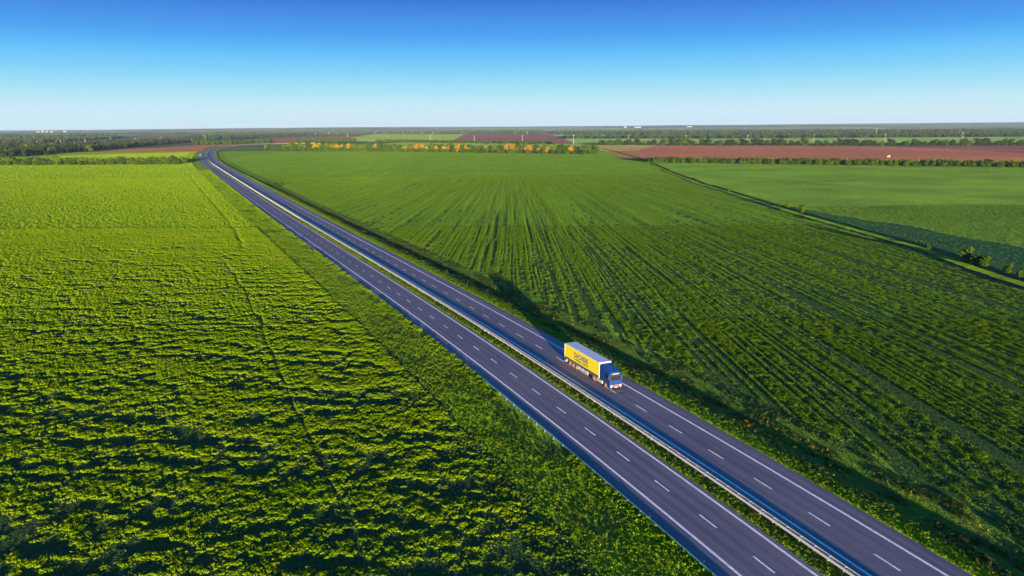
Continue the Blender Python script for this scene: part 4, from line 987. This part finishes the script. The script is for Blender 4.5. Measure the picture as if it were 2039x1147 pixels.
CX0 = TL + .35           # back of the cab
for xx in (2.15, 3.45, 4.75):
    for sy in (-1, 1): wheel(xx, sy)
for sy in (-1, 1): wheel(11.35, sy); wheel(15.45, sy)
# tractor
m = MB(); m.box(9.9, 16.2, -.5, -.38, .75, .98); m.box(9.9, 16.2, .38, .5, .75, .98); m.box(10.6, 12.0, -.45, .45, .98, 1.08); part(m, 'tractor_chassis', M['chassis'])
for sy in (-1, 1):
    a, b2_ = sorted((sy * .62, sy * (W2 - .05)))
    m = MB(); m.box(12.2, 14.25, a, b2_, .38, .98); part(m, 'fuel_tank', M['tank'], bevel=.06)
    m = MB(); a, b2_ = sorted((sy * .85, sy * (W2 - .02)))
    m.prism([(10.7, .75), (10.78, .72), (10.98, 1.06), (11.7, 1.06), (11.92, .72), (12.0, .75), (11.78, 1.14), (10.9, 1.14)], a, b2_); part(m, 'mudguard', M['chassis'])
CE = LEN
# cab body: profile with wheel arch, tall roof and sloped fairing
prof = [(CX0 + .15, 1.0), (14.78, 1.0), (14.85, 1.15), (15.05, 1.22), (15.85, 1.22), (16.05, 1.1), (16.1, .45), (CE - .12, .42), (CE, .6), (CE + .02, 1.65), (CE - .16, 2.72), (CE - .25, 2.95), (CE - .65, 3.05), (CX0 + .15, 3.05)]
m = MB(); m.prism(prof, -W2 + .02, W2 - .02); cab = part(m, 'cab', M['blue'], bevel=.05)
m = MB()
vs = [(CX0 + .1, -W2 + .05, 3.0), (CX0 + .1, W2 - .05, 3.0), (CX0 + .1, W2 - .1, 3.86), (CX0 + .1, -W2 + .1, 3.86),
      (CX0 + .9, -W2 + .14, 3.80), (CX0 + .9, W2 - .14, 3.80), (CE - .5, -W2 + .25, 3.16), (CE - .5, W2 - .25, 3.16), (CE - .42, -W2 + .12, 3.0), (CE - .42, W2 - .12, 3.0)]
fs = [(0, 3, 2, 1), (3, 4, 5, 2), (4, 6, 7, 5), (6, 8, 9, 7), (0, 8, 6, 4, 3), (1, 2, 5, 7, 9), (0, 1, 9, 8)]
m.add(vs, fs); part(m, 'roof_fairing', M['blue'], cab, bevel=.04)
for sy in (-1, 1):
    a, b2_ = sorted((sy * (W2 - .06), sy * (W2 - .1))); m = MB(); m.prism([(CX0 - .3, 1.1), (CX0 + .14, 1.1), (CX0 + .14, 3.7), (CX0 - .25, 3.55)], a, b2_); part(m, 'side_fairing', M['blue'])
    a, b2_ = sorted((sy * (W2 - .025), sy * (W2 - .005)))
    m = MB(); m.prism([(15.25, 2.0), (16.55, 2.0), (16.4, 2.72), (15.25, 2.72)], a, b2_); part(m, 'side_window', M['glass'], cab)
    m = MB(); m.box(14.95, 14.97, a, b2_, 1.2, 2.85); m.box(16.62, 16.64, a, b2_, 1.2, 1.95); m.box(15.1, 15.3, a, b2_ + .01, 1.75, 1.8); part(m, 'door_trim', M['chassis'], cab)
    a, b2_ = sorted((sy * (W2 + .05), sy * (W2 + .26)))
    m = MB(); m.box(16.55, 16.72, a, b2_, 1.95, 2.6); part(m, 'mirror', M['chassis'], cab, bevel=.03)
    m = MB(); m.tube((16.6, sy * (W2 - .05), 2.75), (16.62, sy * (W2 + .15), 2.72), .025); m.tube((16.6, sy * (W2 - .05), 1.95), (16.62, sy * (W2 + .15), 1.98), .025); part(m, 'mirror_arm', M['chassis'], cab)
    a, b2_ = sorted((sy * .78, sy * 1.15)); m = MB(); m.box(CE + .005, CE + .06, a, b2_, .72, .95); part(m, 'headlight', M['lamp'], cab, bevel=.02)
    a, b2_ = sorted((sy * .85, sy * 1.1)); m = MB(); m.box(CE + .005, CE + .05, a, b2_, .52, .62); part(m, 'fog_lamp', M['lamp'], cab)
    m = MB(); m.box(16.0, 16.45, *sorted((sy * (W2 - .01), sy * (W2 - .2))), .42, .5); part(m, 'step', M['chassis'], cab)
m = MB(); m.add([(CE + .018, -1.08, 1.80), (CE + .018, 1.08, 1.80), (CE - .125, 1.0, 2.62), (CE - .125, -1.0, 2.62), (CE - .03, -1.08, 1.80), (CE - .03, 1.08, 1.80), (CE - .2, 1.0, 2.62), (CE - .2, -1.0, 2.62)],
      [(0, 1, 2, 3), (4, 7, 6, 5), (0, 4, 5, 1), (2, 6, 7, 3), (1, 5, 6, 2), (3, 7, 4, 0)]); part(m, 'windscreen', M['glass'], cab)
for yy in (-.45, .45):
    m = MB(); m.tube((CE + .04, yy, 1.83), (CE - .02, yy + .5, 2.1), .015, n=5); part(m, 'wiper', M['chassis'], cab)
m = MB(); m.prism([(CE - .2, 2.70), (CE + .12, 2.60), (CE + .12, 2.66), (CE - .2, 2.84)], -1.1, 1.1); part(m, 'sun_visor', M['blue'], cab)
m = MB(); m.box(CE - .245, CE - .16, -.75, .75, 2.84, 3.0); part(m, 'roof_sign', M['dkyellow'], cab)
m = MB(); m.box(CE + .005, CE + .045, -.62, .62, 1.12, 1.58)
for i in range(4): m.box(CE + .045, CE + .07, -.6, .6, 1.16 + .11 * i, 1.20 + .11 * i)
part(m, 'upper_grille', M['blue'], cab)
m = MB(); m.box(CE + .005, CE + .045, -.6, .6, .60, .98)
for i in range(3): m.box(CE + .045, CE + .065, -.58, .58, .64 + .12 * i, .69 + .12 * i)
part(m, 'lower_grille', M['orange'], cab)
m = MB(); m.box(CE + .07, CE + .085, -.26, .26, .50, .60); part(m, 'number_plate', M['white'], cab)
# lettering on the flanks
def text(body, size, mat, x0, z0, side, width, name='lettering', bold=.0):
    cu = bpy.data.curves.new(name, 'FONT'); cu.body = body; cu.size = size; cu.extrude = .004; cu.offset = bold; cu.space_character = 1.12
    ob = bpy.data.objects.new(name, cu); COL.objects.link(ob); bpy.context.view_layer.update()
    dg = bpy.context.evaluated_depsgraph_get(); me = bpy.data.meshes.new_from_object(ob.evaluated_get(dg))
    bpy.data.objects.remove(ob)
    V = np.zeros(len(me.vertices) * 3, np.float32); me.vertices.foreach_get('co', V); V = V.reshape(-1, 3)
    V[:, 0] -= V[:, 0].min(); V[:, 0] *= width / V[:, 0].max()
    if side < 0: W_ = np.stack([x0 + V[:, 0], -W2 + .03 - .006 - V[:, 2], z0 + V[:, 1]], 1)
    else: W_ = np.stack([x0 + width - V[:, 0], W2 - .03 + .006 + V[:, 2], z0 + V[:, 1]], 1)
    me.vertices.foreach_set('co', W_.astype(np.float32).ravel()); me.materials.clear(); me.materials.append(mat)
    me.update(); return link(name, me, trailer)
for sd_ in (-1, 1):
    text('DACHSER', 1.32, M['stripe'], 3.9, 2.42, sd_, 5.3, bold=.032)
    text('Intelligent Logistics', .62, M['chassis'], 3.95, 1.86, sd_, 5.2, bold=.008)

# ------------------------------------------------------------------ small vehicles far off
def far_car(u, v, z, ang, body, label, s=1.0, name='car'):
    p = at(u, v, z); g_ = empty(name, (p.x, p.y, z), ang); g_.scale = (s, s, s); tag(g_, label, 'car')
    m = MB(); m.prism([(-2.2, .35), (2.15, .35), (2.2, .8), (1.1, .95), (.5, 1.42), (-1.2, 1.45), (-2.0, 1.0), (-2.2, .9)], -.88, .88); m.obj('body', body, g_, .06)
    m = MB(); m.prism([(.98, .98), (.5, 1.36), (-1.1, 1.38), (-1.75, 1.0)], -.89, .89); m.obj('window', M['glass'], g_)
    for xx in (-1.35, 1.35):
        for yy in (-.8, .8):
            m = MB(); m.tube((xx, yy - .11, .33), (xx, yy + .11, .33), .33, n=14); m.obj('wheel', M['rubber'], g_)
far_car(398.5, 309.5, ROADZ + .01, 2.0, new_mat('pink_paint', (0.7, 0.42, 0.34), .4)[0], 'tiny pale pinkish car on the near carriageway in the bend')
far_car(427, 294.6, ROADZ + .01, 2.1, new_mat('black_paint', (0.02, 0.02, 0.022), .4)[0], 'tiny black car on the road just past the bend')
def tractor(u, v):
    p = at(u, v, FZ + .24); g_ = empty('tractor', (p.x, p.y, FZ + .24), 2.9); tag(g_, 'tiny pale yellow tractor working on the broad brown field', 'tractor')
    yl = new_mat('tractor_paint', (0.85, 0.68, 0.30), .5)[0]
    m = MB(); m.box(-.2, 2.2, -.5, .5, .9, 1.8); m.box(-1.2, 0, -.8, .8, .8, 1.5); m.obj('hood', yl, g_, .08)
    m = MB(); m.box(-1.2, .2, -.8, .8, 1.5, 2.9); m.obj('cab', yl, g_, .08)
    m = MB(); m.box(-.9, -.1, -.82, .82, 1.8, 2.6); m.obj('window', M['glass'], g_)
    for xx, r in ((-.9, .85), (1.7, .55)):
        for yy in (-.95, .95):
            m = MB(); m.tube((xx, yy - .2, r), (xx, yy + .2, r), r, n=16); m.obj('wheel', M['rubber'], g_)
    m = MB(); m.box(-4.0, -1.3, -1.6, 1.6, .35, .7); m.obj('harrow', M['chassis'], g_)
tractor(1770, 313.5)
